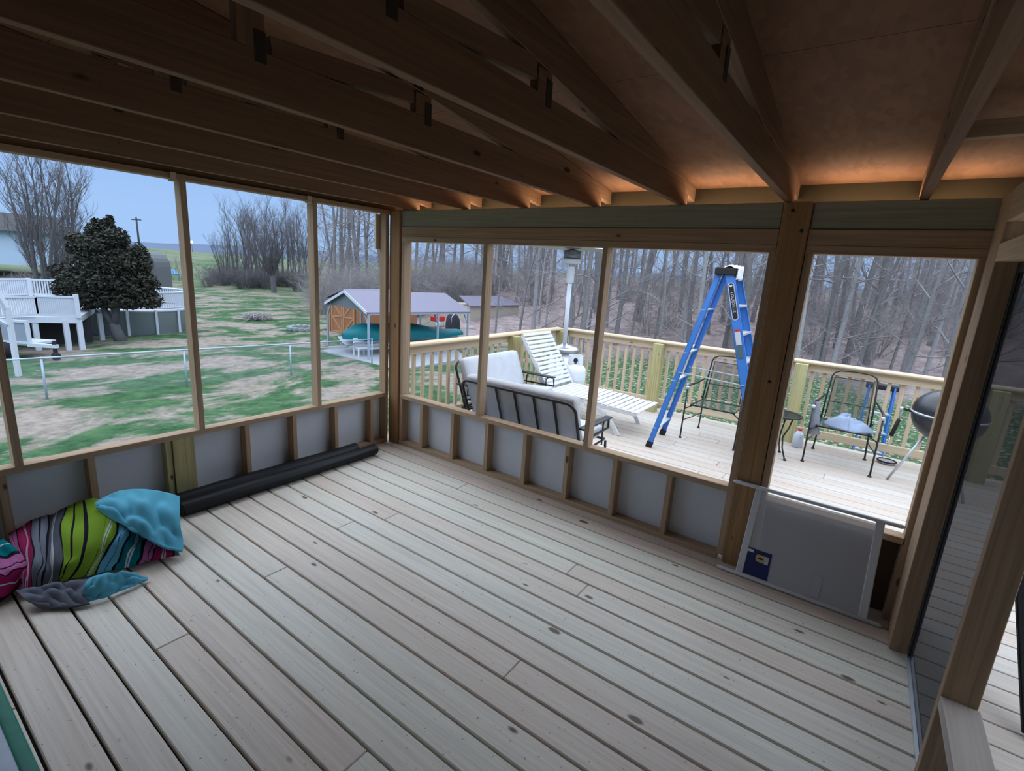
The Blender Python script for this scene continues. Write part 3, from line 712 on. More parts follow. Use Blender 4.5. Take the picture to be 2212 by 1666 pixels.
# ---- cushioned metal gliders
def glider(label, origin, xdir, width):
    """xdir: unit vector along the seat's width; the seat faces fwd = xdir turned a quarter to its left or right."""
    o = Vector(origin); wx = Vector(xdir[0]); fw = Vector(xdir[1]); up = Vector((0, 0, 1))
    t = thing('glider_seat', label, 'outdoor sofa', 'white cushioned metal gliders', loc=o)
    P = lambda a, f, z: o + wx * a + fw * f + up * z
    b0, b1 = (0.10, 0.31), (-0.075, 0.765)          # back frame foot and top (forward, height)
    def bk(a, s, off=0.0):
        f = b0[0] + (b1[0] - b0[0]) * s + off; z = b0[1] + (b1[1] - b0[1]) * s + off * 0.35; return P(a, f, z)
    # back frame: a rounded hoop and thin slats
    b = MB(); r = 0.09; pts = [bk(0.0, -0.35), bk(0, 0.0), bk(0, 0.82)]
    for k in range(1, 6):
        q = k / 6 * math.pi / 2; pts.append(bk(r * (1 - math.cos(q)), 0.82 + 0.18 * math.sin(q)))
    pts.append(bk(r, 1.0)); pts.append(bk(width - r, 1.0))
    for k in range(1, 6):
        q = k / 6 * math.pi / 2; pts.append(bk(width - r + r * math.sin(q), 1.0 - 0.18 * (1 - math.cos(q))))
    pts += [bk(width, 0.82), bk(width, 0.0), bk(width, -0.35)]
    b.tube(pts, 0.013, 8); b.build('back_frame', BLACK_IRON, t)
    ns = 5
    for k in range(ns):
        a = width * (k + 1) / (ns + 1)
        b = MB(); b.bar(bk(a, 0.0), bk(a, 0.97), 0.022, 0.006, up=fw); b.build('back_slat', BLACK_IRON, t)
    # cushions
    c0 = bk(0.02, 0.02, 0.014); b = MB(); b.pad(c0, wx * (width - 0.04), bk(0, 1.06) - bk(0, 0.02), fw * 0.105 + up * 0.04, r=0.05); b.build('back_cushion', CUSHION, t, merge=True)
    b = MB(); b.pad(P(0.03, 0.19, 0.315), wx * (width - 0.06), fw * 0.42 + up * 0.03, up * 0.11, r=0.04); b.build('seat_cushion', CUSHION, t, merge=True)
    b = MB(); b.tube([P(0.0, 0.12, 0.30), P(0.0, 0.58, 0.32), P(width, 0.58, 0.32), P(width, 0.12, 0.30), P(0.0, 0.12, 0.30)], 0.013, 6); b.build('seat_frame', BLACK_IRON, t)
    for a in (-0.03, width + 0.03):
        b = MB(); b.pad(P(a - 0.035, 0.02, 0.535), wx * 0.07, fw * 0.55, up * 0.02, r=0.009); b.build('armrest', BLACK_IRON, t, merge=True)
        b = MB(); b.tube([P(a, 0.56, 0.53), P(a, 0.57, 0.44), P(a, 0.08, 0.43)], 0.011, 6); b.tube([P(a, 0.48, 0.535), P(a, 0.45, 0.50), P(a, 0.46, 0.30)], 0.008, 6); b.tube([P(a, 0.18, 0.535), P(a, 0.16, 0.5), P(a, 0.16, 0.30)], 0.008, 6); b.build('arm_bracket', BLACK_IRON, t)
        b = MB(); b.tube([P(a, 0.10, 0.30), P(a, 0.05, 0.012), P(a, 0.58, 0.012), P(a, 0.54, 0.32)], 0.013, 6); b.build('base_runner', BLACK_IRON, t)
    return t
glider('white cushioned metal glider with its slatted back turned to the porch sill', (-0.275, 0.78, 0), ((0, 1, 0), (-1, 0, 0)), 1.23)
glider('white cushioned metal glider backed against the railing, beside the slatted lounger', (-1.89, 0.235, 0), ((1, 0, 0), (0, 1, 0)), 1.10)

# ---- white slatted chaise
t = thing('chaise_lounge', 'white plastic slatted sun lounger with raised back on the deck', 'sun lounger', loc=(-2.30, 1.25, 0))
CXA, CXB = -1.985, -2.62
def seat_z(y): return 0.345 - 0.035 * sstep(1.15, 1.85, y)
hy, ty = 0.66, 0.235; tz = 1.0
b = MB()
for xx in (CXA, CXB):
    pts = [(xx, hy, 0.325), (xx, 1.0, 0.325), (xx, 1.3, 0.315), (xx, 1.6, 0.30), (xx, 1.87, 0.295)]
    q = MB()
    for p, p2 in zip(pts[:-1], pts[1:]): q.bar(p, p2, 0.03, 0.045)
    q.build('side_rail', WHITE_PLASTIC, t, bevel=0.004)
    q = MB(); q.bar((xx, hy + 0.02, 0.35), (xx, ty, tz), 0.03, 0.04, up=(0, 1, 0)); q.build('back_rail', WHITE_PLASTIC, t, bevel=0.004)
    sg = 0.012 if xx == CXA else -0.012
    q = MB()
    lp = [Vector((xx + sg, 1.22, 0.29)), Vector((xx + sg, 1.38, 0.275)), Vector((xx + sg, 1.50, 0.22)), Vector((xx + sg, 1.62, 0.10)), Vector((xx + sg, 1.685, 0.0))]
    for p, p2 in zip(lp[:-1], lp[1:]): q.bar(p, p2, 0.028, 0.05, up=(0, 1, 0.3))
    q.build('leg', WHITE_PLASTIC, t, bevel=0.004)
    q = MB()
    lp = [Vector((xx + sg, 1.10, 0.29)), Vector((xx + sg, 0.95, 0.275)), Vector((xx + sg, 0.85, 0.22)), Vector((xx + sg, 0.74, 0.10)), Vector((xx + sg, 0.68, 0.0))]
    for p, p2 in zip(lp[:-1], lp[1:]): q.bar(p, p2, 0.028, 0.05, up=(0, 1, 0.3))
    q.build('leg', WHITE_PLASTIC, t, bevel=0.004)
    q = MB(); q.bar((xx + sg, 0.50, 0.68), (xx + sg, 0.62, 0.34), 0.02, 0.03, up=(0, 1, 0)); q.build('back_prop', WHITE_PLASTIC, t, bevel=0.003)
nsl = 16
for k in range(nsl):
    y = 0.715 + k * (1.865 - 0.715) / (nsl - 1); z = seat_z(y)
    q = MB(); q.box(CXB - 0.018, CXA + 0.018, y - 0.030, y + 0.030, z, z + 0.016); q.build('seat_slat', WHITE_PLASTIC, t, bevel=0.005)
bd = Vector((0, ty - hy, tz - 0.365)); bl = bd.length; bd.normalize(); bn = Vector((0, -bd.z, bd.y)) * -1
nb = 13
for k in range(nb):
    s_ = 0.05 + k * (bl - 0.05) / (nb - 1)
    c = Vector((CXB - 0.018, hy, 0.365)) + bd * s_ + Vector((0, 0.025, 0.0))
    q = MB(); q.hexa(c - bd * 0.0215, (CXA - CXB + 0.036, 0, 0), bd * 0.043, bn * 0.014); q.build('back_slat', WHITE_PLASTIC, t, bevel=0.004)

# ---- step ladders
def ladder(name, label, A, base, top, cap, letters):
    """A: dict of rail end points: near/far rails, front (steps) and rear."""
    t = thing(name, label, 'ladder', loc=base)
    steps, rear = A['front'], A['rear']
    rails = []
    sdir = (Vector(steps[1][0]) - Vector(steps[0][0])).normalized(); ydir = Vector((0, 0, 1)).cross(sdir)
    for (f, tp), nm in ((steps[0], 'front_rail'), (steps[1], 'front_rail'), (rear[0], 'rear_rail'), (rear[1], 'rear_rail')):
        f, tp = Vector(f), Vector(tp); wd = 0.085 if nm == 'front_rail' else 0.055
        d = (tp - f).normalized(); a = (ydir - d * ydir.dot(d)).normalized()
        inn = sdir if (f - Vector(steps[0][0])).dot(sdir) < (Vector(steps[1][0]) - Vector(steps[0][0])).length / 2 else -sdir
        b = MB(); b.hexa(f - a * wd / 2, tp - f, a * wd, inn * 0.004)
        for e in (-wd / 2, wd / 2 - 0.004): b.hexa(f + a * e, tp - f, a * 0.004, inn * 0.024)
        o = b.build(nm, BLUE, t); rails.append((o, f, tp, a, d))
        b = MB(); c = f + d * 0.03; b.hexa(f - a * (wd / 2 + 0.006) - inn * 0.006, d * 0.07, a * (wd + 0.012), inn * 0.035); b.build('rubber_foot', RUBBER, t, bevel=0.003)
    ns = cap['n']
    for k in range(1, ns + 1):
        s_ = k / (ns + 1.0) * 0.96
        p0 = rails[0][1].lerp(rails[0][2], s_); p1 = rails[1][1].lerp(rails[1][2], s_)
        b = MB(); e = (p1 - p0).normalized() * 0.006; b.hexa(p0 + e - ydir * 0.042, p1 - p0 - e * 2, ydir * 0.084, (0, 0, 0.024)); b.build('step', ALU, t, bevel=0.002)
    for s_ in (0.12, 0.41, 0.57, 0.81):
        p0 = rails[2][1].lerp(rails[2][2], s_); p1 = rails[3][1].lerp(rails[3][2], s_)
        b = MB(); b.bar(p0, p1, 0.045, 0.012); b.build('rear_brace', ALU, t)
    for i, j in ((0, 2), (1, 3)):
        p0 = rails[i][1].lerp(rails[i][2], 0.44); p1 = rails[j][1].lerp(rails[j][2], 0.46)
        b = MB(); b.bar(p0, p1, 0.02, 0.008); b.build('spreader', ALU, t)
    b = MB(); b.pad(cap['o'], cap['a'], cap['b'], cap['c'], r=0.014); b.build('top_cap', RUBBER, t, merge=True)
    if letters:
        o, f, tp, a, d = rails[0]; n = a.cross(d)
        if n.x < 0: n = -n
        Lr = (tp - f).length
        def plate(nm, s0, s1, wd, m, off, par, rounded=False):
            c0, c1 = f + d * (Lr * s0), f + d * (Lr * s1); q = MB()
            if rounded:
                hw = wd / 2; pts = []
                for k in range(13): pts.append(c1 + a * (hw * math.cos(math.pi * k / 12)) + d * (hw * math.sin(math.pi * k / 12)))
                for k in range(13): pts.append(c0 - a * (hw * math.cos(math.pi * k / 12)) - d * (hw * math.sin(math.pi * k / 12)))
                q.prism(pts, n * 0.0012); 
            else: q.hexa(c0 - a * wd / 2, c1 - c0, a * wd, n * 0.0012)
            ob = q.build(nm, m, par); ob.location = n * off; return ob
        w1 = plate('name_label', 0.775, 0.93, 0.058, WHITE_PAINT, 0.0045, o, True)
        w2 = plate('label_field', 0.776, 0.929, 0.046, RUBBER, 0.0008, w1, True)
        cu = bpy.data.curves.new('lettering', 'FONT'); cu.body = 'LOUISVILLE'; cu.size = 0.040; cu.align_x = 'CENTER'; cu.align_y = 'CENTER'; cu.extrude = 0.0003
        tx = bpy.data.objects.new('lettering', cu); COL.objects.link(tx); tx.parent = w1
        cu.materials.append(WHITE_PAINT)
        X = -d; Y = n.cross(X).normalized(); X = Y.cross(n).normalized()
        mm = Matrix((X, Y, n)).transposed().to_4x4(); mm.translation = f + d * (Lr * 0.848) + n * 0.0032
        sc = (Lr * 0.128) / 0.262
        me = bpy.data.meshes.new_from_object(tx); bpy.data.objects.remove(tx)
        me.transform(mm @ Matrix.Diagonal((sc, 0.9, 1, 1))); me.name = 'lettering'
        tx = bpy.data.objects.new('lettering', me); COL.objects.link(tx); tx.parent = w1
        q = MB(); cc = f + d * (Lr * 0.928) + n * 0.0072
        q.prism([cc + a * 0.016, cc + d * 0.012 + a * 0.010, cc + d * 0.006, cc + d * 0.012 - a * 0.010, cc - a * 0.016, cc - d * 0.016], n * 0.0004); q.build('emblem', WHITE_PAINT, w1)
        plate('warning_label', 0.64, 0.705, 0.05, WHITE_PAINT, 0.0045, o)
        plate('warning_band', 0.705, 0.716, 0.05, RED, 0.0045, o)
        plate('data_label', 0.575, 0.638, 0.05, mat('green_grey_label', (0.07, 0.13, 0.16), 0.5), 0.0045, o)
    return t
NXF, NXT, FXT, FXF = -1.84, -1.96, -2.32, -2.44
lad = ladder('step_ladder', 'tall blue step ladder standing open on the deck, with a lettered label', {
    'front': [((NXF, 3.215, 0.0), (NXT, 2.63, 1.93)), ((FXF, 3.215, 0.0), (FXT, 2.63, 1.93))],
    'rear': [((NXF - 0.015, 2.10, 0.0), (NXT - 0.03, 2.53, 1.90)), ((FXF + 0.01, 2.06, 0.0), (FXT + 0.02, 2.53, 1.90))]},
    (-2.14, 2.65, 0), 2.0, {'n': 6, 'o': (-2.36, 2.50, 1.89), 'a': (0.43, 0, 0), 'b': (0, 0.20, 0), 'c': (0, 0, 0.075)}, True)
# white rag over the ladder's cap
RAG = mat('white_rag', (0.72, 0.74, 0.78), 0.9, noise=0.1, scale=30)
b = MB()
def rag(u, v):
    y = 2.585 + 0.16 * u; x = -2.20 + 0.26 * v
    z = 1.974 + 0.010 * math.sin(9 * u + 5 * v) + 0.006 * math.sin(23 * v)
    if y > 2.70: z -= (y - 2.70) * 2.6; y = 2.704 + 0.012 * math.sin(14 * v)
    if x > -1.925: z -= (x + 1.925) * 1.6; x = -1.922 + 0.008 * math.sin(20 * u)
    return (x, y, z)
b.surf(rag, 22, 26); o = b.build('white_rag', RAG, None)
o.modifiers.new('t', 'SOLIDIFY').thickness = 0.004
tag(o, 'crumpled white rag draped over the top cap of the blue ladder', 'rag')
# second ladder down in the yard
gz = ground_z(-5.2, 4.1)
ladder('step_ladder', 'second blue ladder with white steps, in the yard behind the meshed chair', {
    'front': [((-4.9, 3.93, gz), (-5.3, 3.99, 0.55)), ((-4.9, 4.37, gz), (-5.3, 4.31, 0.55))],
    'rear': [((-6.1, 3.92, gz), (-5.42, 4.0, 0.52)), ((-6.1, 4.38, gz), (-5.42, 4.30, 0.52))]},
    (-5.3, 4.15, gz), 2.0, {'n': 9, 'o': (-5.45, 3.96, 0.50), 'a': (0.18, 0, 0), 'b': (0, 0.38, 0), 'c': (0, 0, 0.07)}, False)

# ---- wrought-iron mesh chairs
def chair(label, x0, y0, cloth=False):
    t = thing('mesh_chair', label, 'chair', 'black metal mesh chairs', loc=(x0 - 0.29, y0 + 0.31, 0))
    w = 0.60; r = 0.009
    P = lambda a, f, z: Vector((x0 - f, y0 + a, z))
    for a, s_ in ((0.0, 1), (w, -1)):
        b = MB(); b.tube([P(a, 0.01, 0.0), P(a, 0.02, 0.30), P(a, 0.03, 0.60)], r, 8); b.lathe([(0.018, 0), (0.018, 0.012), (0.01, 0.02)], P(a, 0.01, 0), 12); b.build('front_leg', BLACK_IRON, t)
        b = MB(); b.tube([P(a + 0.05 * s_, 0.60, 0.0), P(a + 0.06 * s_, 0.585, 0.20), P(a + 0.07 * s_, 0.53, 0.40), P(a + 0.05 * s_, 0.50, 0.44)], r, 8); b.lathe([(0.018, 0), (0.018, 0.012), (0.01, 0.02)], P(a + 0.05 * s_, 0.60, 0), 12); b.build('rear_leg', BLACK_IRON, t)
        b = MB(); b.tube([P(a, 0.03, 0.60), P(a, 0.06, 0.625), P(a, 0.16, 0.63), P(a + 0.01 * s_, 0.36, 0.62), P(a + 0.06 * s_, 0.575, 0.66)], [r, 0.014, 0.014, 0.012, r], 8); b.build('armrest', BLACK_IRON, t)
        b = MB(); b.lathe([(0.0, 0.022), (0.016, 0.016), (0.022, 0.0), (0.016, -0.016), (0.0, -0.022)], P(a, 0.03, 0.61), 12); b.build('arm_cap', ALU, t)
    hoop = [P(0.07, 0.50, 0.40), P(0.075, 0.56, 0.62), P(0.09, 0.62, 0.88), P(0.11, 0.63, 0.92), P(0.16, 0.635, 0.945), P(0.30, 0.637, 0.955), P(0.44, 0.635, 0.945), P(0.49, 0.63, 0.92), P(0.51, 0.62, 0.88), P(0.525, 0.56, 0.62), P(0.53, 0.50, 0.40)]
    b = MB(); b.tube(hoop, r, 8); b.build('back_hoop', BLACK_IRON, t)
    inner = [P(0.10, 0.50, 0.42), P(0.11, 0.56, 0.62), P(0.12, 0.62, 0.87), P(0.48, 0.62, 0.87), P(0.49, 0.56, 0.62), P(0.50, 0.50, 0.42)]
    b = MB(); b.tube(inner, 0.006, 6); b.tube([P(0.11, 0.555, 0.60), P(0.49, 0.555, 0.60)], 0.005, 6); b.build('back_rods', BLACK_IRON, t)
    b = MB(); b.surf(lambda u, v: P(0.105 + 0.39 * u, 0.505 + 0.115 * v + 0.0, 0.43 + 0.44 * v), 4, 4); b.build('back_mesh', CHAIR_MESH, t)
    b = MB(); b.tube([P(0.06, 0.04, 0.41), P(0.54, 0.04, 0.41), P(0.53, 0.50, 0.40), P(0.07, 0.50, 0.40), P(0.06, 0.04, 0.41)], r, 8); b.build('seat_frame', BLACK_IRON, t)
    b = MB(); b.surf(lambda u, v: P(0.065 + 0.47 * u, 0.045 + 0.45 * v, 0.405 - 0.015 * math.sin(math.pi * u) * math.sin(math.pi * v)), 6, 6); b.build('seat_mesh', CHAIR_MESH, t)
    for a in (0.0, w):
        b = MB(); b.tube([P(a, 0.02, 0.36), P(a + (0.07 if a == 0 else -0.07), 0.05, 0.40)], 0.007, 6); b.tube([P(a, 0.015, 0.22), P(a, 0.30, 0.19), P(a + (0.055 if a == 0 else -0.055), 0.585, 0.20)], 0.006, 6); b.build('brace', BLACK_IRON, t)
    return t
chair('empty black metal mesh chair on the deck behind the step ladder', -2.465, 2.26)
chair('black metal mesh chair holding a crumpled grey-blue cloth, beside the kettle grill', -2.67, 3.515)
# cloth on the second chair
b = MB(); rr = random.Random(4)
def heap(u, v):
    a = 2 * math.pi * u; rad = v
    x = -2.90 + 0.19 * rad * math.cos(a) * (1 + 0.1 * math.sin(3 * a)); y = 3.85 + 0.225 * rad * math.sin(a) * (1 + 0.08 * math.sin(5 * a + 1))
    z = 0.412 + 0.11 * (1 - rad ** 2.2) * (1 - 0.25 * math.sin(a)) + 0.014 * math.sin(3 * a + 6 * rad) * rad * (1 - rad) * 4 + 0.010 * math.sin(7 * a - 9 * rad) * (1 - rad)
    return (x, y, z)
b.surf(heap, 48, 14)
ob = tag(b.build('folded_cloth', GREY_CLOTH, None), 'crumpled grey-blue cloth lying on the seat of the mesh chair', 'cloth')
ob.modifiers.new('t', 'SOLIDIFY').thickness = 0.004
b = MB()
def sleeve(u, v):
    a = 2 * math.pi * u; zz = 0.635 - 0.33 * v if v > 0.2 else 0.655 - 0.1 * v
    rr_ = 0.03 + 0.035 * v + 0.006 * math.sin(4 * a + 5 * v)
    return (-2.80 + rr_ * 1.3 * math.cos(a), 3.525 + rr_ * math.sin(a) * 0.9 + 0.035 * v, zz + 0.005 * math.sin(3 * a))
b.surf(sleeve, 20, 16)
tag(b.build('grey_towel', mat('grey_towel', (0.20, 0.21, 0.24), 0.95, noise=0.2, scale=40), None), 'grey towel hung over the armrest of the cloth-covered mesh chair', 'towel')

# ---- side table
t = thing('side_table', 'small round black side table between the two mesh chairs', 'table', loc=(-2.66, 3.245, 0))
b = MB(); cx, cy = -2.66, 3.245
b.tube([(cx + 0.19 * math.cos(q), cy + 0.19 * math.sin(q), 0.475) for q in [2 * math.pi * k / 28 for k in range(29)]], 0.011, 8); b.build('table_rim', BLACK_IRON, t)
b = MB(); b.lathe([(0.185, 0.474), (0.0, 0.474)], (cx, cy, 0), 28); b.lathe([(0.0, 0.479), (0.185, 0.479)], (cx, cy, 0), 28); b.build('table_top', TABLE_GLASS, t)
for k in range(3):
    q = 0.85 + k * 2 * math.pi / 3; c, s_ = math.cos(q), math.sin(q)
    b = MB(); b.tube([(cx + 0.16 * c, cy + 0.16 * s_, 0.47), (cx + 0.13 * c, cy + 0.13 * s_, 0.36), (cx + 0.07 * c, cy + 0.07 * s_, 0.24), (cx + 0.09 * c, cy + 0.09 * s_, 0.12), (cx + 0.155 * c, cy + 0.155 * s_, 0.0)], 0.008, 8)
    b.lathe([(0.017, 0), (0.017, 0.012), (0.009, 0.02)], (cx + 0.155 * c, cy + 0.155 * s_, 0), 10); b.build('leg', BLACK_IRON, t)
# ---- jug
JX, JY = -3.20, 3.405
t = thing('water_jug', 'translucent white jug with a red cap on the deck by the rail post', 'jug', loc=(JX, JY, 0))
b = MB(); b.lathe([(0.045, 0), (0.055, 0.008), (0.056, 0.12), (0.05, 0.155), (0.028, 0.19), (0.02, 0.20), (0.02, 0.205)], (JX, JY, 0), 20); b.build('jug_body', mat('milky_plastic', (0.55, 0.60, 0.68), 0.35), t)
b = MB(); b.lathe([(0.023, 0.203), (0.023, 0.222), (0.018, 0.225)], (JX, JY, 0), 16); b.build('cap', RED, t)
b = MB(); b.tube([(JX + 0.03, JY + 0.03, 0.18), (JX + 0.055, JY + 0.03, 0.165), (JX + 0.06, JY + 0.03, 0.12)], 0.008, 8); b.build('handle', bpy.data.materials['milky_plastic'], t)

# ---- kettle grill
GX, GY = -2.80, 4.60
t = thing('kettle_grill', 'round black kettle grill on thin silver legs by the deck railing', 'grill', loc=(GX, GY, 0))
R_ = 0.285; zc = 0.73
b = MB(); b.lathe([(R_ * math.sin(q), zc - 0.92 * R_ * math.cos(q)) for q in [0.02 + (math.pi / 2 - 0.02) * k / 12 for k in range(13)]], (GX, GY, 0), 40); b.build('bowl', GRILL, t)
b = MB(); b.lathe([(R_ + 0.006, zc - 0.004), (R_ + 0.010, zc + 0.003), (R_ + 0.004, zc + 0.012)], (GX, GY, 0), 40); b.build('rim', ALU, t)
b = MB(); b.lathe([((R_ + 0.002) * math.sin(q), zc + 0.014 + 0.80 * R_ * math.cos(q)) for q in [math.pi / 2 - (math.pi / 2 - 0.02) * k / 12 for k in range(13)]], (GX, GY, 0), 40); b.build('lid', GRILL, t)
b = MB(); b.tube([(GX - 0.06, GY, zc + 0.235), (GX - 0.05, GY, zc + 0.29), (GX + 0.05, GY, zc + 0.29), (GX + 0.06, GY, zc + 0.235)], 0.012, 8); b.build('lid_handle', RUBBER, t)
b = MB(); b.tube([(GX + 0.02, GY - R_ + 0.005, zc - 0.01), (GX + 0.02, GY - R_ - 0.06, zc)], 0.012, 8); b.build('side_handle', RUBBER, t)
b = MB(); b.lathe([(0.0, -0.02), (0.016, -0.014), (0.02, 0.0), (0.016, 0.014), (0.0, 0.02)], (GX + 0.02, GY - R_ - 0.075, zc), 12); b.build('handle_knob', ALU, t)
for (lx, ly) in ((0.06, -0.34), (-0.30, 0.10), (0.26, 0.22)):
    b = MB(); b.tube([(GX + lx * 0.42, GY + ly * 0.42, zc - 0.235), (GX + lx, GY + ly, 0.004)], 0.012, 8); b.build('leg', ALU, t)
# tongs hanging from the grill handle
t = thing('grill_tongs', 'black-handled tool hanging from the kettle grill handle', 'grill tool', loc=(GX + 0.02, GY - R_ - 0.09, 0.3))
b = MB(); b.tube([(GX + 0.02, GY - R_ - 0.055, zc - 0.012), (GX + 0.02, GY - R_ - 0.075, 0.62)], 0.004, 6); b.build('hook', STEEL, t)
b = MB(); b.tube([(GX + 0.02, GY - R_ - 0.075, 0.62), (GX + 0.02, GY - R_ - 0.105, 0.44)], [0.017, 0.019], 10); b.build('handle', RUBBER, t)
b = MB(); b.tube([(GX + 0.02, GY - R_ - 0.105, 0.44), (GX + 0.02, GY - R_ - 0.13, 0.20)], 0.004, 6); b.build('rod', STEEL, t)
# small black rimmed tray on the deck
p = at(1914, 1001, 'z', 0)
t = thing('ash_tray', 'small black-rimmed oval pan lying on the deck by the grill leg', 'pan', loc=(p.x, p.y, 0))
b = MB(); b.lathe([(0.055, 0.002), (0.075, 0.006), (0.082, 0.03)], (p.x, p.y, 0), 24); b.build('pan', ALU, t)
b = MB(); b.tube([(p.x + 0.084 * math.cos(q), p.y + 0.084 * math.sin(q), 0.03) for q in [2 * math.pi * k / 24 for k in range(25)]], 0.009, 8); b.build('rim', RUBBER, t)

# ---- folded lawn chair outside the screen door
t = thing('folding_chair', 'dark folding chair frame with grey-blue slats, on the deck outside the screen door', 'chair', loc=(0.35, 4.85, 0))
SL = mat('grey_blue_slat', (0.20, 0.26, 0.36), 0.6)
for (p0, p1) in (((-0.40, 4.75, 0.85), (0.05, 4.83, 0.35)), ((0.10, 4.62, 0.62), (0.55, 4.70, 0.02))):
    b = MB(); b.bar(p0, p1, 0.03, 0.06, up=(0, 1, 0)); b.build('side_bar', RUBBER, t, bevel=0.004)
    q0, q1 = Vector(p0) + Vector((-0.02, 0.035, 0.02)), Vector(p1) + Vector((-0.02, 0.035, 0.02))
    b = MB(); b.prism([q0, q1, q1 + Vector((0, 0.10, 0.02)), q0 + Vector((0, 0.05, 0))], (0.012, 0, 0.012)); b.build('slat', SL, t)
for xx in (-0.40, 0.5):
    b = MB(); b.tube([(xx, 4.80, 0.84 if xx < 0 else 0.08), (xx, 4.84, 0.0)], 0.012, 8); b.build('leg', RUBBER, t)

# ================================================================== GROUND
def lawn_material():
    m = bpy.data.materials.new('patchy_lawn'); m.use_nodes = True
    nt = m.node_tree; L = nt.links.new; N = lambda t: nt.nodes.new('ShaderNode' + t)
    b = nt.nodes['Principled BSDF']; b.inputs['Roughness'].default_value = 0.95; b.inputs['Specular IOR Level'].default_value = 0.05
    tc = N('TexCoord')
    def noise(sc, det, dist=0.0, sx=1, sy=1, rot=0.0):
        mp = N('Mapping'); mp.inputs['Scale'].default_value = (sx, sy, 1); mp.inputs['Rotation'].default_value = (0, 0, rot); L(tc.outputs['Object'], mp.inputs['Vector'])
        n = N('TexNoise'); n.inputs['Scale'].default_value = sc; n.inputs['Detail'].default_value = det; n.inputs['Distortion'].default_value = dist
        n.inputs['Roughness'].default_value = 0.65; L(mp.outputs[0], n.inputs['Vector']); return n.outputs['Fac']
    def ramp(f, stops):
        r = N('ValToRGB'); e = r.color_ramp.elements
        e[0].position, e[0].color = stops[0][0], (*stops[0][1], 1); e[1].position, e[1].color = stops[1][0], (*stops[1][1], 1)
        for p, c in stops[2:]:
            q = e.new(p); q.color = (*c, 1)
        L(f, r.inputs[0]); return r.outputs[0]
    def mixc(f, a, c):
        x = N('Mix'); x.data_type = 'RGBA'; L(f, x.inputs[0]); L(a, x.inputs[6]); L(c, x.inputs[7]); return x.outputs[2]
    grass = ramp(noise(2.5, 8), [(0.3, (0.022, 0.065, 0.03)), (0.7, (0.085, 0.165, 0.075))])
    straw = ramp(noise(3.5, 8), [(0.3, (0.17, 0.14, 0.115)), (0.7, (0.36, 0.31, 0.27))])
    patch = N('MapRange'); patch.inputs['From Min'].default_value = 0.47; patch.inputs['From Max'].default_value = 0.55
    L(noise(0.42, 11, 0.5, sx=0.8, sy=1.3, rot=0.35), patch.inputs['Value'])
    base = mixc(patch.outputs[0], grass, straw)
    at_ = N('Attribute'); at_.attribute_name = 'cover'; sp = N('SeparateColor'); L(at_.outputs['Color'], sp.inputs[0])
    litter = ramp(noise(1.6, 10), [(0.3, (0.20, 0.15, 0.145)), (0.7, (0.46, 0.38, 0.37))])
    spk = N('MapRange'); spk.inputs['From Min'].default_value = 0.54; spk.inputs['From Max'].default_value = 0.60; L(noise(7, 4), spk.inputs['Value'])
    spm = N('Math'); spm.operation = 'MULTIPLY'; L(spk.outputs[0], spm.inputs[0]); L(sp.outputs[1], spm.inputs[1])
    tanl = N('RGB'); tanl.outputs[0].default_value = (0.42, 0.36, 0.29, 1)
    g2 = mixc(spm.outputs[0], base, tanl.outputs[0])
    g3 = mixc(sp.outputs[1], base, mixc(spm.outputs[0], mixc(sp.outputs[1], base, grass), tanl.outputs[0]))
    hay = N('RGB'); hay.outputs[0].default_value = (0.36, 0.31, 0.24, 1)
    fin = mixc(sp.outputs[0], g3, litter)
    far = ramp(noise(0.06, 5), [(0.35, (0.06, 0.13, 0.055)), (0.65, (0.19, 0.19, 0.135))])
    fin2 = mixc(sp.outputs[2], fin, far)
    L(fin2, b.inputs['Base Color'])
    bp = N('Bump'); bp.inputs['Strength'].default_value = 0.8; bp.inputs['Distance'].default_value = 0.12
    L(noise(6, 8), bp.inputs['Height']); L(bp.outputs[0], b.inputs['Normal'])
    return m
b = MB(); radii = [0.5]
while radii[-1] < 330: radii.append(radii[-1] * 1.055 + 0.02)
NA = 240; cols = []
for r in radii:
    for k in range(NA):
        a = 2 * math.pi * k / NA; x, y = CAMX + r * math.cos(a), CAMY + r * math.sin(a)
        z = ground_z(x, y) + 0.05 * math.sin(x * 0.7 + 1.3 * math.sin(y * 0.4)) * min(1, r / 15)
        b.v.append(Vector((x, y, z)))
        f = woods_factor(x, y)
        wl = f * sstep(24.5, 28.5, r + 1.2 * math.sin(a * 23) + 0.8 * math.sin(a * 51)) * (1 - sstep(60, 66, r))
        leafy = (1 - sstep(205, 222, math.degrees(a) % 360)) * sstep(90, 110, math.degrees(a) % 360)
        cols.append((wl, leafy, sstep(48, 75, r + 4 * math.sin(a * 17)), 1))
for i in range(len(radii) - 1):
    for k in range(NA):
        k2 = (k + 1) % NA; b.face([i * NA + k, (i + 1) * NA + k, (i + 1) * NA + k2, i * NA + k2], None, True)
g = b.build('ground', lawn_material(), None); tag(g, None, None, kind='structure')
ca = g.data.color_attributes.new('cover', 'FLOAT_COLOR', 'POINT')
ca.data.foreach_set('color', [c for q in cols for c in q])
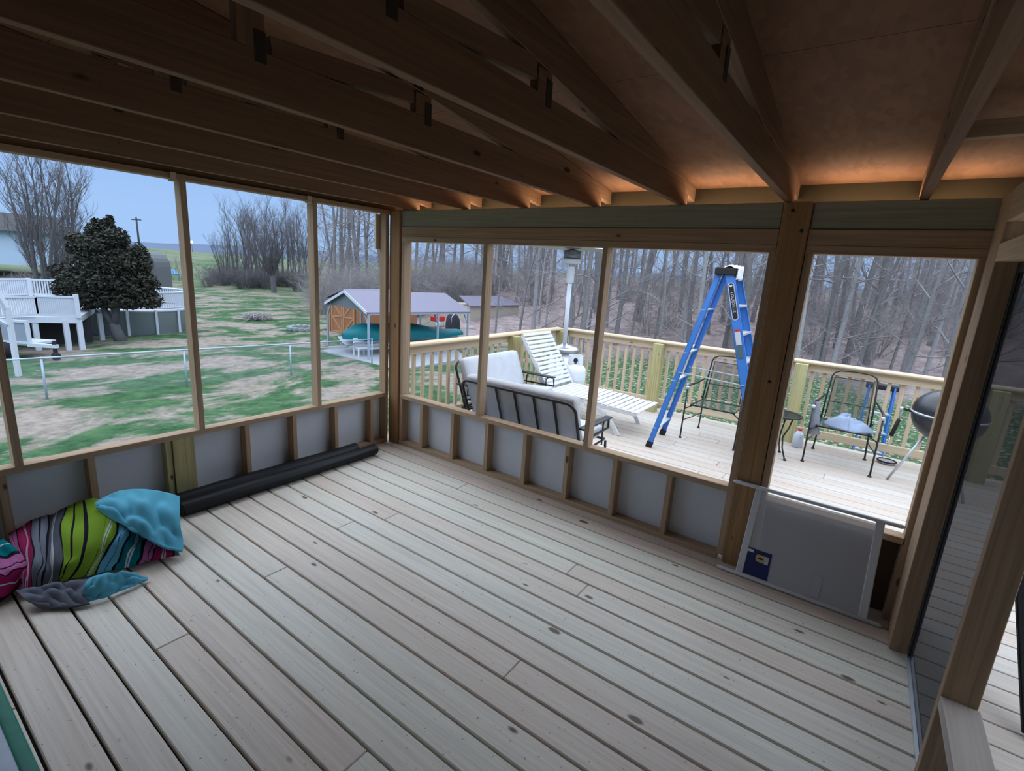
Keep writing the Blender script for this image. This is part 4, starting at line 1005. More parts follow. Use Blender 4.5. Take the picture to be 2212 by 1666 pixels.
# distant wooded hills
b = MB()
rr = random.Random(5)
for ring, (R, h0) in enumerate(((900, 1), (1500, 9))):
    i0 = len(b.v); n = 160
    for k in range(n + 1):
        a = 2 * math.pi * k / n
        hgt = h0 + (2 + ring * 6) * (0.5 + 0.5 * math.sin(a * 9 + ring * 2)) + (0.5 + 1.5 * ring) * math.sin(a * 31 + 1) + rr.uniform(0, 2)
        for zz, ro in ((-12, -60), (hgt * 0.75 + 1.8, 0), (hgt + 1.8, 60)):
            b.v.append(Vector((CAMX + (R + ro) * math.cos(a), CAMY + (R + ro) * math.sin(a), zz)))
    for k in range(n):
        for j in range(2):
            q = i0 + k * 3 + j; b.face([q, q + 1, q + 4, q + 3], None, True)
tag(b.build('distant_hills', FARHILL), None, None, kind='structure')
b = MB(); i0 = 0; n = 120
for k in range(n):
    a = 2 * math.pi * k / n
    for R, z in ((322, 0.2), (900, -3.0)): b.v.append(Vector((CAMX + R * math.cos(a), CAMY + R * math.sin(a), z)))
for k in range(n):
    k2 = (k + 1) % n; b.face([2 * k, 2 * k + 1, 2 * k2 + 1, 2 * k2])
tag(b.build('far_field', mat('far_field', (0.17, 0.20, 0.14), 1.0, noise=0.2, scale=0.01)), None, None, kind='structure')

# ================================================================== TREES
def grow(seed, height, r0, kind='forest'):
    """Two builders: trunk and bare branches of a leafless tree standing at the origin."""
    R = random.Random(seed); tr, br = MB(), MB()
    def limb(mb, p, d, L_, r, nseg, n, wob, up=0.0, tip=0.25):
        pts = [Vector(p)]; d = Vector(d).normalized()
        for i in range(nseg):
            d = (d + Vector((R.gauss(0, wob), R.gauss(0, wob), R.gauss(0, wob) + up))).normalized(); pts.append(pts[-1] + d * (L_ / nseg))
        mb.tube(pts, [r * (1 - (1 - tip) * i / nseg) for i in range(nseg + 1)], n, cap=False)
        return pts, d
    def twigs(pts, r, L_, depth, spread, up):
        for i in range(1, len(pts)):
            for _ in range(R.choice((1, 2, 2)) if depth > 1 else 2):
                a = R.uniform(0, 6.283); base = (pts[i] - pts[i - 1]).normalized()
                s = Vector((math.cos(a), math.sin(a), R.uniform(-0.2, 0.5)))
                d = (base * (1 - spread) + s * spread).normalized()
                p = pts[i - 1].lerp(pts[i], R.random())
                q, _d = limb(br, p, d, L_ * R.uniform(0.6, 1.1), r * 0.55, 3 if depth > 1 else 2, 3, 0.16, up)
                if depth > 1: twigs(q, r * 0.5, L_ * 0.55, depth - 1, spread, up)
    if kind == 'vase':
        tp, _ = limb(tr, (0, 0, -0.2), (0.02, 0, 1), 2.0, r0, 4, 9, 0.03, tip=0.9)
        for k in range(9):
            a = k * 2.399; sp_ = R.uniform(0.35, 1.0)
            q, _ = limb(tr, tp[-1] - Vector((0, 0, R.uniform(0, 0.5))), (sp_ * math.cos(a), sp_ * math.sin(a), 1), height * R.uniform(0.7, 1.0), r0 * 0.42, 7, 6, 0.07, 0.06, tip=0.15)
            twigs(q, r0 * 0.17, height * 0.30, 3, 0.42, 0.14)
    elif kind == 'clump':
        for k in range(15 if seed == 44 else 8):
            a = k * 0.785; b0 = Vector((0.4 * math.cos(a), 0.4 * math.sin(a), -0.2)); sp_ = R.uniform(0.05, 0.32)
            q, _ = limb(tr, b0, (sp_ * math.cos(a), sp_ * math.sin(a), 1), height * R.uniform(0.65, 1.0), r0 * R.uniform(0.5, 0.9), 8, 6, 0.05, 0.04, tip=0.12)
            twigs(q[2:], r0 * 0.22, height * 0.22, 3, 0.38, 0.18)
    elif kind == 'shrub':
        for k in range(16):
            a = R.uniform(0, 6.283); b0 = Vector((0.3 * math.cos(a), 0.3 * math.sin(a), -0.1)); sp_ = R.uniform(0.1, 0.9)
            q, _ = limb(tr, b0, (sp_ * math.cos(a), sp_ * math.sin(a), 1), height * R.uniform(0.5, 1.0), r0, 4, 4, 0.13, 0.02, tip=0.3)
            twigs(q, r0 * 0.6, height * 0.4, 3, 0.55, 0.0)
    else:
        tp, _ = limb(tr, (0, 0, -0.3), (R.uniform(-.06, .06), R.uniform(-.06, .06), 1), height, r0, 10, 8, 0.035, 0.02, tip=0.25)
        for i in range(1, len(tp)):
            for _ in range(R.choice((1, 2)) if i > 1 else 1):
                a = R.uniform(0, 6.283); d = Vector((math.cos(a), math.sin(a), R.uniform(0.1, 0.9)))
                q, _d = limb(br, tp[i - 1].lerp(tp[i], R.random()), d, height * R.uniform(0.14, 0.30), r0 * R.uniform(0.16, 0.34), 5, 4, 0.14, 0.04, tip=0.2)
                twigs(q[1:], r0 * 0.13, height * 0.11, 2, 0.5, 0.05)
    return tr, br
def tree_proto(name, label, cat, group, seed, height, r0, kind, bark=BARK, twig=TWIG):
    t = thing(name, label, cat, group)
    tr, br = grow(seed, height, r0, kind)
    tr.build('trunk' if kind != 'shrub' else 'stems', bark, t)
    if br.v: br.build('branches', twig, t)
    return t
def place(o, p, rz, sc):
    o.location = p; o.rotation_euler = (0, 0, rz); o.scale = (sc, sc, sc)
def stand(protos, spots, labelf=None):
    used = set()
    for i, (p, sc) in enumerate(spots):
        pr = protos[i % len(protos)]
        o = pr if pr.name not in used else copy_tree(pr)
        used.add(pr.name)
        place(o, p, RT.uniform(0, 6.28), sc)
        if labelf: o['label'] = labelf(i)
RT = random.Random(21)
FLAB = 'bare slender grey-brown tree standing in the leaf-covered woods beyond the deck railing'
protos = [tree_proto('bare_tree', FLAB, 'tree', 'bare trees in the woods', 100 + k, 11 + k * 0.8, 0.075 + 0.022 * k, 'forest', BARK if k != 2 else BARK2) for k in range(6)]
sp_ = []
for i in range(165):
    u = RT.uniform(1060, 2260); d = 29 + 36 * (RT.random() ** 0.8)
    if i < 24: d = RT.uniform(27, 33); u = 1080 + i * 50 + RT.uniform(-20, 20)
    sp_.append((spot(u, d), RT.uniform(0.75, 1.35)))
stand(protos, sp_)
# trees behind the carport and pasture edge
PLAB = 'tall bare tree in the tangled row behind the mauve carport roof'
protos2 = [tree_proto('bare_tree', PLAB, 'tree', 'bare trees behind the carport', 140 + k, 12 + k, 0.14 + 0.02 * k, 'forest') for k in range(3)]
sp_ = []
for i in range(30):
    u = 690 + 390 * RT.random(); sp_.append((spot(u, RT.uniform(44, 66)), RT.uniform(0.9, 1.4)))
stand(protos2, sp_)
SLAB = 'bare twiggy brush growing in the tangled row behind the carport'
protos3 = [tree_proto('brush_shrub', SLAB, 'shrub', 'brush behind the carport', 160 + k, 2.6 + 0.4 * k, 0.022, 'shrub', TWIG, TWIG) for k in range(3)]
sp_ = []
for i in range(60):
    u = 670 + 400 * RT.random(); sp_.append((spot(u, RT.uniform(36, 48)), RT.uniform(0.8, 1.4)))
stand(protos3, sp_)
ULAB = 'low bare undergrowth shrub among the trees of the leaf-covered woods'
protos4 = [tree_proto('undergrowth_shrub', ULAB, 'shrub', 'undergrowth in the woods', 170 + k, 2.0 + 0.5 * k, 0.016, 'shrub', TWIG, TWIG) for k in range(3)]
sp_ = []
for i in range(46):
    u = RT.uniform(1070, 2240); sp_.append((spot(u, RT.uniform(31, 62)), RT.uniform(0.7, 1.7)))
stand(protos4, sp_)
# the lone tree and the brushy clump of the pasture
o = tree_proto('bare_tree', 'spreading bare tree standing alone on the pasture, short dark trunk', 'tree', None, 33, 6.3, 0.28, 'vase', BARK_DARK, TWIG_DARK)
place(o, ground_at(592, 633), 0.4, 1.0)
MLAB = 'bare tree in the thicket behind the lone pasture tree'
pr = [tree_proto('bare_tree', MLAB, 'tree', 'thicket trees at the pasture edge', 60 + k, 7.5, 0.14, 'clump', BARK_DARK, TWIG_DARK) for k in range(2)]
stand(pr, [(spot(u, d), s_) for u, d, s_ in ((485, 70, 0.85), (520, 66, 1.2), (548, 72, 1.35), (610, 74, 1.4), (640, 70, 1.3), (668, 66, 1.2), (570, 78, 1.3))])
BLAB = 'dark twiggy bush in the hedge along the pasture edge'
pr = [tree_proto('hedge_bush', BLAB, 'bush', 'bushes along the pasture edge', 80 + k, 2.6, 0.03, 'shrub', TWIG_DARK, TWIG_DARK) for k in range(2)]
stand(pr, [(spot(445 + 13 * k, RT.uniform(62, 70)), RT.uniform(0.8, 1.25)) for k in range(18)])
o = tree_proto('bare_tree', 'large bare tree of many upright stems in front of the slate-roofed house', 'tree', None, 44, 9.6, 0.22, 'clump', BARK_DARK, TWIG_DARK)
place(o, spot(105, 43), 0.0, 1.0)
o = tree_proto('bare_tree', 'small thin bare tree on the hillside right of the grey round-topped shed', 'tree', None, 45, 4.0, 0.06, 'clump'); place(o, spot(378, 70), 1.0, 0.8)
pr = [tree_proto('brush_shrub', 'low tangled bush on the grassy slope below the slate-roofed house', 'bush', 'bushes below the house', 47, 1.6, 0.02, 'shrub', TWIG, TWIG)]
stand(pr, [(spot(u, d), s_) for u, d, s_ in ((10, 46, 1.0), (40, 47, 1.2), (70, 48, 1.0), (170, 50, 0.9))])
# ---- the dark evergreen
p = Vector((-2.2, -17.6, 0)); d = ray(258, 737); t_ = (-2.3 - CAMZ) / d[2]; p = Vector(CPOS + d * t_); p.z = ground_z(p.x, p.y)
t = thing('evergreen_tree', 'dark leathery-leaved evergreen tree with forked trunk on the patchy lawn', 'tree')
R = random.Random(8)
tr = MB(); sc = (p - Vector(CPOS)).dot(Vector(fx)) / FPX
left = Vector((-rx[0], -rx[1], 0)).normalized()
def pv(du, dv, dep=0.0):     # offset in picture units about the trunk foot, as metres in the tree's own space
    return -left * du * sc + Vector((0, 0, dv * sc)) + Vector((fx[0], fx[1], 0)).normalized() * dep
tr.tube([pv(4, -4), pv(-4, 22), pv(-8, 38)], [0.26, 0.2, 0.17], 9)
tr.tube([pv(-8, 34), pv(-24, 65), pv(-38, 110), pv(-45, 150)], [0.15, 0.12, 0.10, 0.06], 7)
tr.tube([pv(-6, 34), pv(2, 70), pv(3, 100), pv(6, 170), pv(10, 230)], [0.15, 0.12, 0.10, 0.06, 0.02], 7)
tr.tube([pv(0, 60), pv(-18, 85), pv(-22, 112), pv(-10, 150)], [0.10, 0.08, 0.07, 0.04], 6)
tr.tube([pv(2, 110), pv(40, 130), pv(70, 150)], [0.07, 0.05, 0.02], 6)
tr.build('trunk', BARK_DARK, t)
fo = MB()
blobs = [(-60, 85, 40, 22), (-95, 105, 30, 22), (-100, 140, 26, 18), (-20, 95, 50, 26), (30, 92, 48, 22), (70, 92, 28, 18), (-55, 125, 50, 26), (0, 130, 62, 34), (50, 125, 42, 32), (-25, 165, 52, 30), (30, 165, 48, 34), (62, 170, 20, 40),
         (-10, 200, 44, 28), (-58, 190, 24, 18), (-62, 208, 20, 14), (15, 215, 26, 24), (-20, 228, 20, 16), (0, 240, 14, 12), (8, 250, 8, 10), (-20, 245, 8, 8)]
for (bu, bv, ru, rv) in blobs:
    n = int(ru * rv * 1.5)
    for _ in range(n):
        while True:
            q = Vector((R.uniform(-1, 1), R.uniform(-1, 1), R.uniform(-1, 1)))
            if 0.25 < q.length < 1: break
        c = pv(bu + q.x * ru, bv + q.z * rv, q.y * ru * sc)
        a = Vector((R.gauss(0, 1), R.gauss(0, 1), R.gauss(0, 0.7))).normalized(); bb = a.cross(Vector((R.gauss(0, 1), R.gauss(0, 1), R.gauss(0, 1)))).normalized()
        l, w_ = R.uniform(0.06, 0.12), R.uniform(0.025, 0.05); i0 = len(fo.v)
        fo.v += [c - a * l, c + bb * w_, c + a * l, c - bb * w_]; fo.face([i0, i0 + 1, i0 + 2, i0 + 3])
fo.build('foliage', LEAF, t)['kind'] = 'stuff'
t.location = p

# ================================================================== YARD AND BUILDINGS
# ---- chain-link fence
F0, F1 = Vector((0.05, -13.3, 0)), Vector((-6.2, -12.3, 0)); fd = (F1 - F0).normalized()
t = thing('chain_link_fence', 'low galvanised chain-link fence crossing the lawn', 'fence', loc=(F0.x, F0.y, -2.25))
fp = [F0 + fd * (3.16 * k) for k in range(-3, 4)]
for q in fp:
    z = ground_z(q.x, q.y); b = MB(); b.tube([(q.x, q.y, z - 0.1), (q.x, q.y, z + 1.12)], 0.028, 8); b.lathe([(0.034, 0), (0.03, 0.03), (0.0, 0.045)], (q.x, q.y, z + 1.12), 10); b.build('post', GALV, t)
top = [(q.x, q.y, ground_z(q.x, q.y) + 1.13) for q in fp]
b = MB(); b.tube(top, 0.024, 8); b.build('top_rail', GALV, t)
b = MB(); b.prism([Vector(top[0]), Vector(top[-1]), Vector(top[-1]) - Vector((0, 0, 1.1)), Vector(top[0]) - Vector((0, 0, 1.1))], (0, 0.004, 0)); b.build('wire_mesh', FENCE_MESH, t)
# ---- concrete pad
b = MB(); z = -2.3
pts = [at(u, v, 'z', z + 0.03) for u, v in ((692, 758), (860, 800), (1010, 775), (960, 735), (800, 742))]
b.prism([Vector((q.x, q.y, z - 0.1)) for q in pts], (0, 0, 0.15)); tag(b.build('concrete_path', CONCRETE), None, None, kind='structure')
# ---- carport
wd_, dd_ = Vector((0.22, 0.97, 0)).normalized(), Vector((-0.97, 0.22, 0)).normalized()
cc = Vector((-10.5, -15.0, 0)); GZ = -2.3
t = thing('carport', 'open metal carport with mauve gabled roof sheltering the tarped boat', 'carport', loc=(cc.x, cc.y, GZ))
HWd, Lc, ze, zr = 2.15, 5.1, -0.27, 0.42
Q = lambda a, l, z: cc + wd_ * a + dd_ * l + Vector((0, 0, z))
for sg in (-1, 1):
    b = MB(); b.prism([Q(sg * (HWd + 0.06), -0.1, ze - 0.03), Q(0, -0.1, zr), Q(0, -0.1, zr + 0.05), Q(sg * (HWd + 0.06), -0.1, ze + 0.02)], dd_ * (Lc + 0.2)); b.build('roof_panel', ROOF_MAUVE, t)
    b = MB(); b.bar(Q(sg * (HWd + 0.07), -0.12, ze - 0.01), Q(0, -0.12, zr + 0.02), 0.03, 0.12); b.build('gable_trim', WHITE_PAINT, t)
    b = MB(); b.bar(Q(sg * HWd, 0, ze - 0.06), Q(sg * HWd, Lc, ze - 0.06), 0.06, 0.06); b.build('eave_rail', ALU, t)
    for k in range(4):
        l = Lc * k / 3
        b = MB(); q0 = Q(sg * HWd, l, GZ); b.bar(q0, Q(sg * HWd, l, ze - 0.04), 0.07, 0.07, up=(1, 0, 0)); b.build('post', GALV, t)
        b = MB(); b.bar(Q(sg * HWd, l, ze - 0.55), Q(sg * (HWd - 0.45), l, ze + 0.06), 0.05, 0.05); b.build('knee_brace', GALV, t)
b = MB(); b.prism([Q(-HWd, 0.02, ze), Q(HWd, 0.02, ze), Q(0, 0.02, zr - 0.02)], dd_ * 0.03); b.build('gable_end', mat('grey_gable', (0.13, 0.16, 0.17), 0.7), t)
# ---- boat under a teal cover, on its trailer
t = thing('covered_boat', 'boat under a fitted teal cover, parked beneath the mauve carport', 'boat', loc=(cc.x, cc.y, GZ))
prof = []
def hull(u, v):
    l = -0.35 + 6.2 * v; ww = 0.95 * (min(1, v * 5) ** 0.5) * (1 - 0.55 * sstep(0.7, 1.0, v)) + 0.02; a = math.pi * u
    hh = 0.62 - 0.38 * sstep(0.45, 1.0, v); z0 = -1.60
    c = abs(math.cos(a)) ** 0.6 * math.copysign(1, math.cos(a))
    return Q(0.35 + ww * c, l, z0 + hh * math.sin(a) ** 0.7 * min(1, 0.45 + v * 4) + 0.02 * math.sin(14 * v))
b = MB(); b.surf(hull, 16, 24); b.build('boat_cover', TEAL, t)
b = MB(); b.surf(lambda u, v: Q(0.35 + 0.9 * (2 * u - 1) * (1 - 0.5 * v), -0.2 + 5.8 * v, -1.62 - 0.25 * (1 - (2 * u - 1) ** 2)), 8, 10); b.build('hull', WHITE_PAINT, t)
for a in (-0.45, 1.15):
    b = MB(); b.bar(Q(a, -0.1, -1.95), Q(a, 5.2, -1.95), 0.08, 0.10); b.build('trailer_rail', ALU, t)
    b = MB(); b.lathe([(0.0, -0.09), (0.30, -0.09), (0.32, 0), (0.30, 0.09), (0.0, 0.09)], Q(a + (0.25 if a > 0 else -0.25), 2.8, -1.99), 20, ax=wd_); b.build('wheel', RUBBER, t)
b = MB(); b.bar(Q(0.35, -1.0, -1.95), Q(0.35, -0.1, -1.95), 0.10, 0.10); b.build('tongue', ALU, t)
# white plastic chair by the pad
q = ground_at(765, 770); t = thing('lawn_chair', 'small white plastic lawn chair on the concrete beside the carport post', 'chair', loc=q)
for (a, l, h) in ((0, 0, 0.8), (0.45, 0, 0.42), (0, 0.45, 0.8), (0.45, 0.45, 0.42)):
    b = MB(); b.bar(q + wd_ * a + dd_ * l, q + wd_ * a + dd_ * l + Vector((0, 0, h)), 0.05, 0.05, up=(1, 0, 0)); b.build('leg', WHITE_PLASTIC, t)
b = MB(); b.hexa(q + Vector((0, 0, 0.40)), wd_ * 0.45, dd_ * 0.45, (0, 0, 0.03)); b.build('seat', WHITE_PLASTIC, t)
b = MB(); b.hexa(q + Vector((0, 0, 0.45)), dd_ * 0.45, wd_ * 0.03, (0, 0, 0.36)); b.build('back', WHITE_PLASTIC, t)
# ---- brown shed
s1 = at(782, 728, 'z', GZ); s1.z = GZ; vv = Vector((s1.x - CAMX, s1.y - CAMY, 0)).normalized(); rr_ = Vector((vv.y, -vv.x, 0))
s0 = s1 - rr_ * 1.8 + vv * 1.87; sx = (s1 - s0).normalized(); sw = (s1 - s0).length; sy = (rr_ * 1.87 + vv * 1.8).normalized(); sd = 4.6
t = thing('garden_shed', 'brown timber shed with cross-braced doors behind the carport', 'shed', loc=s0)
up = Vector((0, 0, 1))
b = MB(); b.hexa(s0 - up * 0.2, sx * sw, sy * sd, up * 2.15); b.build('walls', BROWN_SHED, t)
b = MB()
b.prism([s0 + up * 1.95, s0 + sx * sw + up * 1.95, s0 + sx * sw / 2 + up * 2.42], sy * sd); b.build('gable', BROWN_SHED, t)
for sg in (0, 1):
    e0 = s0 + sx * (sw * sg + (0.15 if sg else -0.15)) + up * 1.90 - sy * 0.15; rd = s0 + sx * sw / 2 + up * 2.47 - sy * 0.15
    b = MB(); b.prism([e0, rd, rd + up * 0.05, e0 + up * 0.05], sy * (sd + 0.3)); b.build('roof_panel', ROOF_MAUVE, t)
fo_ = -Vector((-sx.y, sx.x, 0)) * 1.0
fo_ = (Vector(CPOS) - s0); fo_.z = 0; fo_ = (fo_ - sx * fo_.dot(sx)).normalized()
for k in range(2):
    d0 = s0 + sx * (0.28 + k * 0.92) + fo_ * 0.03 + up * 0.06
    b = MB(); b.hexa(d0, sx * 0.90, fo_ * 0.04, up * 1.78); dr = b.build('shed_door', BROWN_SHED, t)
    b = MB(); o_ = fo_ * 0.05
    for (a0, z0, a1, z1) in ((0.05, 0.05, 0.85, 0.05), (0.05, 0.9, 0.85, 0.9), (0.05, 1.73, 0.85, 1.73), (0.05, 0, 0.05, 1.78), (0.85, 0, 0.85, 1.78)):
        b.bar(d0 + o_ + sx * a0 + up * z0, d0 + o_ + sx * a1 + up * z1, 0.09, 0.03, up=fo_)
    if k == 0: b.bar(d0 + o_ + sx * 0.8 + up * 0.1, d0 + o_ + sx * 0.1 + up * 0.85, 0.08, 0.03, up=fo_); b.bar(d0 + o_ + sx * 0.1 + up * 1.68, d0 + o_ + sx * 0.8 + up * 0.95, 0.08, 0.03, up=fo_)
    else: b.bar(d0 + o_ + sx * 0.1 + up * 0.1, d0 + o_ + sx * 0.8 + up * 0.85, 0.08, 0.03, up=fo_); b.bar(d0 + o_ + sx * 0.8 + up * 1.68, d0 + o_ + sx * 0.1 + up * 0.95, 0.08, 0.03, up=fo_)
    b.build('door_bracing', SHED_TRIM, dr)
for a in (0.05, sw - 0.05):
    b = MB(); b.bar(s0 + sx * a + fo_ * 0.03, s0 + sx * a + fo_ * 0.03 + up * 1.95, 0.12, 0.04, up=fo_); b.build('corner_trim', SHED_TRIM, t)
# ---- beige building
q0 = at(1068, 705, 'z', GZ + 0.1); q1 = at(1113, 702, 'z', GZ + 0.1); q0.z = q1.z = GZ
ex = (q1 - q0).normalized(); ey = Vector((-ex.y, ex.x, 0)); L1 = (q1 - q0).length + 0.3
if ey.dot(Vector(CPOS) - q0) > 0: ey = -ey
t = thing('beige_outbuilding', 'low beige outbuilding with mauve roof beyond the far end of the carport', 'outbuilding', loc=q0)
H_ = 1.55
b = MB(); b.hexa(q0 - ex * 2.6 - up * 0.3, ex * (L1 + 2.6), ey * 3.0, up * (H_ + 0.3)); b.build('walls', BEIGE, t)
b = MB(); b.prism([q0 - ex * 2.8 + up * H_ - ey * 0.15, q0 + ex * (L1 + 0.1) + up * H_ - ey * 0.15, q0 + ex * (L1 - 0.5) + up * (H_ + 0.55) + ey * 1.5, q0 - ex * 2.2 + up * (H_ + 0.55) + ey * 1.5], up * 0.06); b.build('roof_panel', ROOF_MAUVE, t)
b = MB(); b.hexa(q0 - ex * 1.55 - ey * 0.04, ex * 0.95, ey * 0.04, up * 1.4); b.build('pale_door', PALE_BLUE, t)
# ---- covered mower, red cart
q = ground_at(977, 716)
t = thing('covered_mower', 'bulky thing under a black cover standing beside the carport', 'covered mower', loc=q)
b = MB(); b.surf(lambda u, v: q + Vector(((0.5 + 0.06 * math.sin(6 * u)) * math.cos(6.283 * u) * (1 - v ** 4) ** 0.6, 0.42 * math.sin(6.283 * u) * (1 - v ** 4) ** 0.6, 1.15 * v + 0.08 * v * math.sin(9 * u))), 20, 10); b.build('cover', DARK_CLOTH, t)
b = MB(); b.tube([q + Vector((0.35, 0.25, 0.5)), q + Vector((0.5, 0.35, 0.9)), q + Vector((0.35, 0.45, 1.15))], 0.03, 6); b.build('bar', ALU, t)
q = ground_at(945, 706)
t = thing('garden_cart', 'small red and white garden cart under the eave of the carport', 'cart', loc=q)
b = MB(); b.pad(q + Vector((-0.4, -0.3, 0.35)), (0.8, 0, 0), (0, 0.6, 0), (0, 0, 0.35), r=0.08); b.build('tub', RED, t)
b = MB(); b.lathe([(0, -0.05), (0.2, -0.05), (0.2, 0.05), (0, 0.05)], q + Vector((0.3, 0.35, 0.2)), 16, ax=(0, 1, 0)); b.build('wheel', WHITE_PLASTIC, t)
b = MB(); b.tube([q + Vector((-0.3, 0.2, 0.35)), q + Vector((-0.35, 0.25, 0.0))], 0.03, 6); b.build('leg', ALU, t)
# ---- wire fence at the edge of the woods
t = thing('wire_fence', 'thin wire fence on slim posts along the foot of the leafy wooded slope', 'fence', loc=spot(1900, 26.5))
fq = [spot(u, 26.5) for u in range(1600, 2160, 70)]
for q in fq: b = MB(); b.tube([q - up * 0.2, q + up * 0.85], 0.022, 6); b.build('post', GALV, t)
for h in (0.8, 0.45): b = MB(); b.tube([q + up * h for q in fq], 0.010, 4); b.build('wire', GALV, t)
# ---- fire ring, brush pile
q = ground_at(655, 713); t = thing('fire_ring', 'low grey stone fire ring on the lawn by the shed', 'fire ring', loc=q)
for k in range(14):
    a = 6.283 * k / 14; b = MB(); c = q + Vector((0.75 * math.cos(a), 0.75 * math.sin(a), -0.02)); b.pad(c - Vector((0.14, 0.1, 0)), (0.28, 0, 0), (0, 0.2, 0), (0, 0, 0.24), r=0.06); b.build('stone', mat('ring_stone', (0.24, 0.26, 0.28), 0.9) if k == 0 else bpy.data.materials['ring_stone'], t)
q = ground_at(555, 690); R = random.Random(3); b = MB()
for k in range(120):
    a = R.uniform(0, 6.28); c = q + Vector((R.gauss(0, 0.45), R.gauss(0, 0.3), R.uniform(0.02, 0.35))); d = Vector((math.cos(a), math.sin(a), R.uniform(-0.3, 0.3))) * R.uniform(0.3, 0.7)
    b.tube([c - d, c, c + d], [0.012, 0.02, 0.008], 4, cap=False)
tag(b.build('brush_pile', TWIG), 'heap of cut brush lying on the pasture grass', 'brush pile', kind='stuff')

# ---- neighbour's deck and pool
def px(u, v, dist):
    d = ray(u, v); h = math.hypot(d[0], d[1]); return Vector(CPOS + d * (dist / h))
t = thing('pool_deck', 'white raised pool deck with slatted railings behind the dark evergreen', 'deck', loc=ground_at(150, 692))
ND = 27.0
def rail_panel(A, B_, z0, z1, n):
    A, B_ = Vector(A), Vector(B_); q = MB()
    q.bar(A + up * z1, B_ + up * z1, 0.10, 0.07); b0 = MB(); b0.bar(A + up * (z0 + 0.08), B_ + up * (z0 + 0.08), 0.05, 0.08)
    q.build('hand_rail', WHITE_PAINT, t); b0.build('bottom_rail', WHITE_PAINT, t)
    s_ = MB()
    for k in range(n + 1):
        c = A.lerp(B_, k / n); s_.bar(c + up * (z0 + 0.05), c + up * z1, 0.05, 0.05, up=(1, 0, 0))
    o = s_.build('baluster_screen', WHITE_PAINT, t); o['kind'] = 'stuff'
def P2(u, dist): q = px(u, 600, dist); return Vector((q.x, q.y, 0))
zb_ = -2.35; zd = -1.05
front = [P2(70, 26.0), P2(158, 25.5)]; back = [P2(-60, 31), P2(60, 32), P2(225, 32)]
rail_panel(back[0], back[1], -0.75, 0.0, 26); rail_panel(back[1], back[2], -0.75, -0.02, 30)
rail_panel(front[0], front[1], zd, zd + 0.78, 20); rail_panel(P2(-40, 25.5), front[0], zd, zd + 0.75, 20)
b = MB(); b.prism([P2(-80, 25.5) + up * (zd - 0.22), P2(60, 26) + up * (zd - 0.22), P2(158, 25.5) + up * (zd - 0.22), P2(200, 30) + up * (zd - 0.22), P2(60, 33) + up * (zd - 0.22), P2(-80, 33) + up * (zd - 0.22)], up * 0.22); b.build('platform', WHITE_PAINT, t)
for u, d in ((128, 25.7), (60, 26.1), (158, 25.6), (205, 28)):
    q = P2(u, d); b = MB(); b.bar(q + up * (zb_ - 0.2), q + up * (zd - 0.1), 0.16, 0.16, up=(1, 0, 0)); b.build('deck_post', WHITE_PAINT, t)
for u, d in ((60, 32), (158, 25.5), (225, 32)):
    q = P2(u, d); b = MB(); b.bar(q + up * zd, q + up * (zd + (0.9 if d < 30 else 1.1)), 0.14, 0.14, up=(1, 0, 0)); b.build('rail_post', WHITE_PAINT, t)
b = MB(); b.hexa(P2(40, 27.4) + up * zb_, P2(180, 27.4) - P2(40, 27.4), Vector((fx[0], fx[1], 0)) * 0.1, up * 1.1); b.build('skirting', mat('dark_skirting', (0.035, 0.035, 0.04), 0.9), t)
# above-ground pool with rail
pc = P2(292, 31.0); t = thing('swimming_pool', 'round grey above-ground pool with white railing, beyond the evergreen', 'pool', loc=(pc.x, pc.y, zb_))
PR = 2.05
b = MB(); b.lathe([(PR, zb_ - 0.2), (PR, -1.22), (PR + 0.08, -1.2), (PR + 0.08, -1.12), (PR - 0.1, -1.12), (PR - 0.1, -1.4), (0.01, -1.4)], (pc.x, pc.y, 0), 48); b.build('pool_wall', POOL_WALL, t)
def ring(z, r, th): 
    q = MB(); q.tube([(pc.x + r * math.cos(a), pc.y + r * math.sin(a), z) for a in [6.283 * k / 40 for k in range(41)]], th, 6); return q
ring(-0.30, PR + 0.05, 0.05).build('hand_rail', WHITE_PAINT, t); ring(-1.02, PR + 0.05, 0.04).build('bottom_rail', WHITE_PAINT, t)
s_ = MB()
for k in range(110):
    a = 6.283 * k / 110; q = Vector((pc.x + (PR + 0.05) * math.cos(a), pc.y + (PR + 0.05) * math.sin(a), 0)); s_.bar(q - up * 1.0, q - up * 0.3, 0.055, 0.05, up=(1, 0, 0))
s_.build('baluster_screen', WHITE_PAINT, t)['kind'] = 'stuff'
for k in range(12):
    a = 6.283 * k / 12; q = Vector((pc.x + (PR + 0.06) * math.cos(a), pc.y + (PR + 0.06) * math.sin(a), 0)); b = MB(); b.bar(q + up * (zb_ - 0.1), q - up * 1.1, 0.10, 0.10, up=(1, 0, 0)); b.build('pool_post', WHITE_PAINT, t)
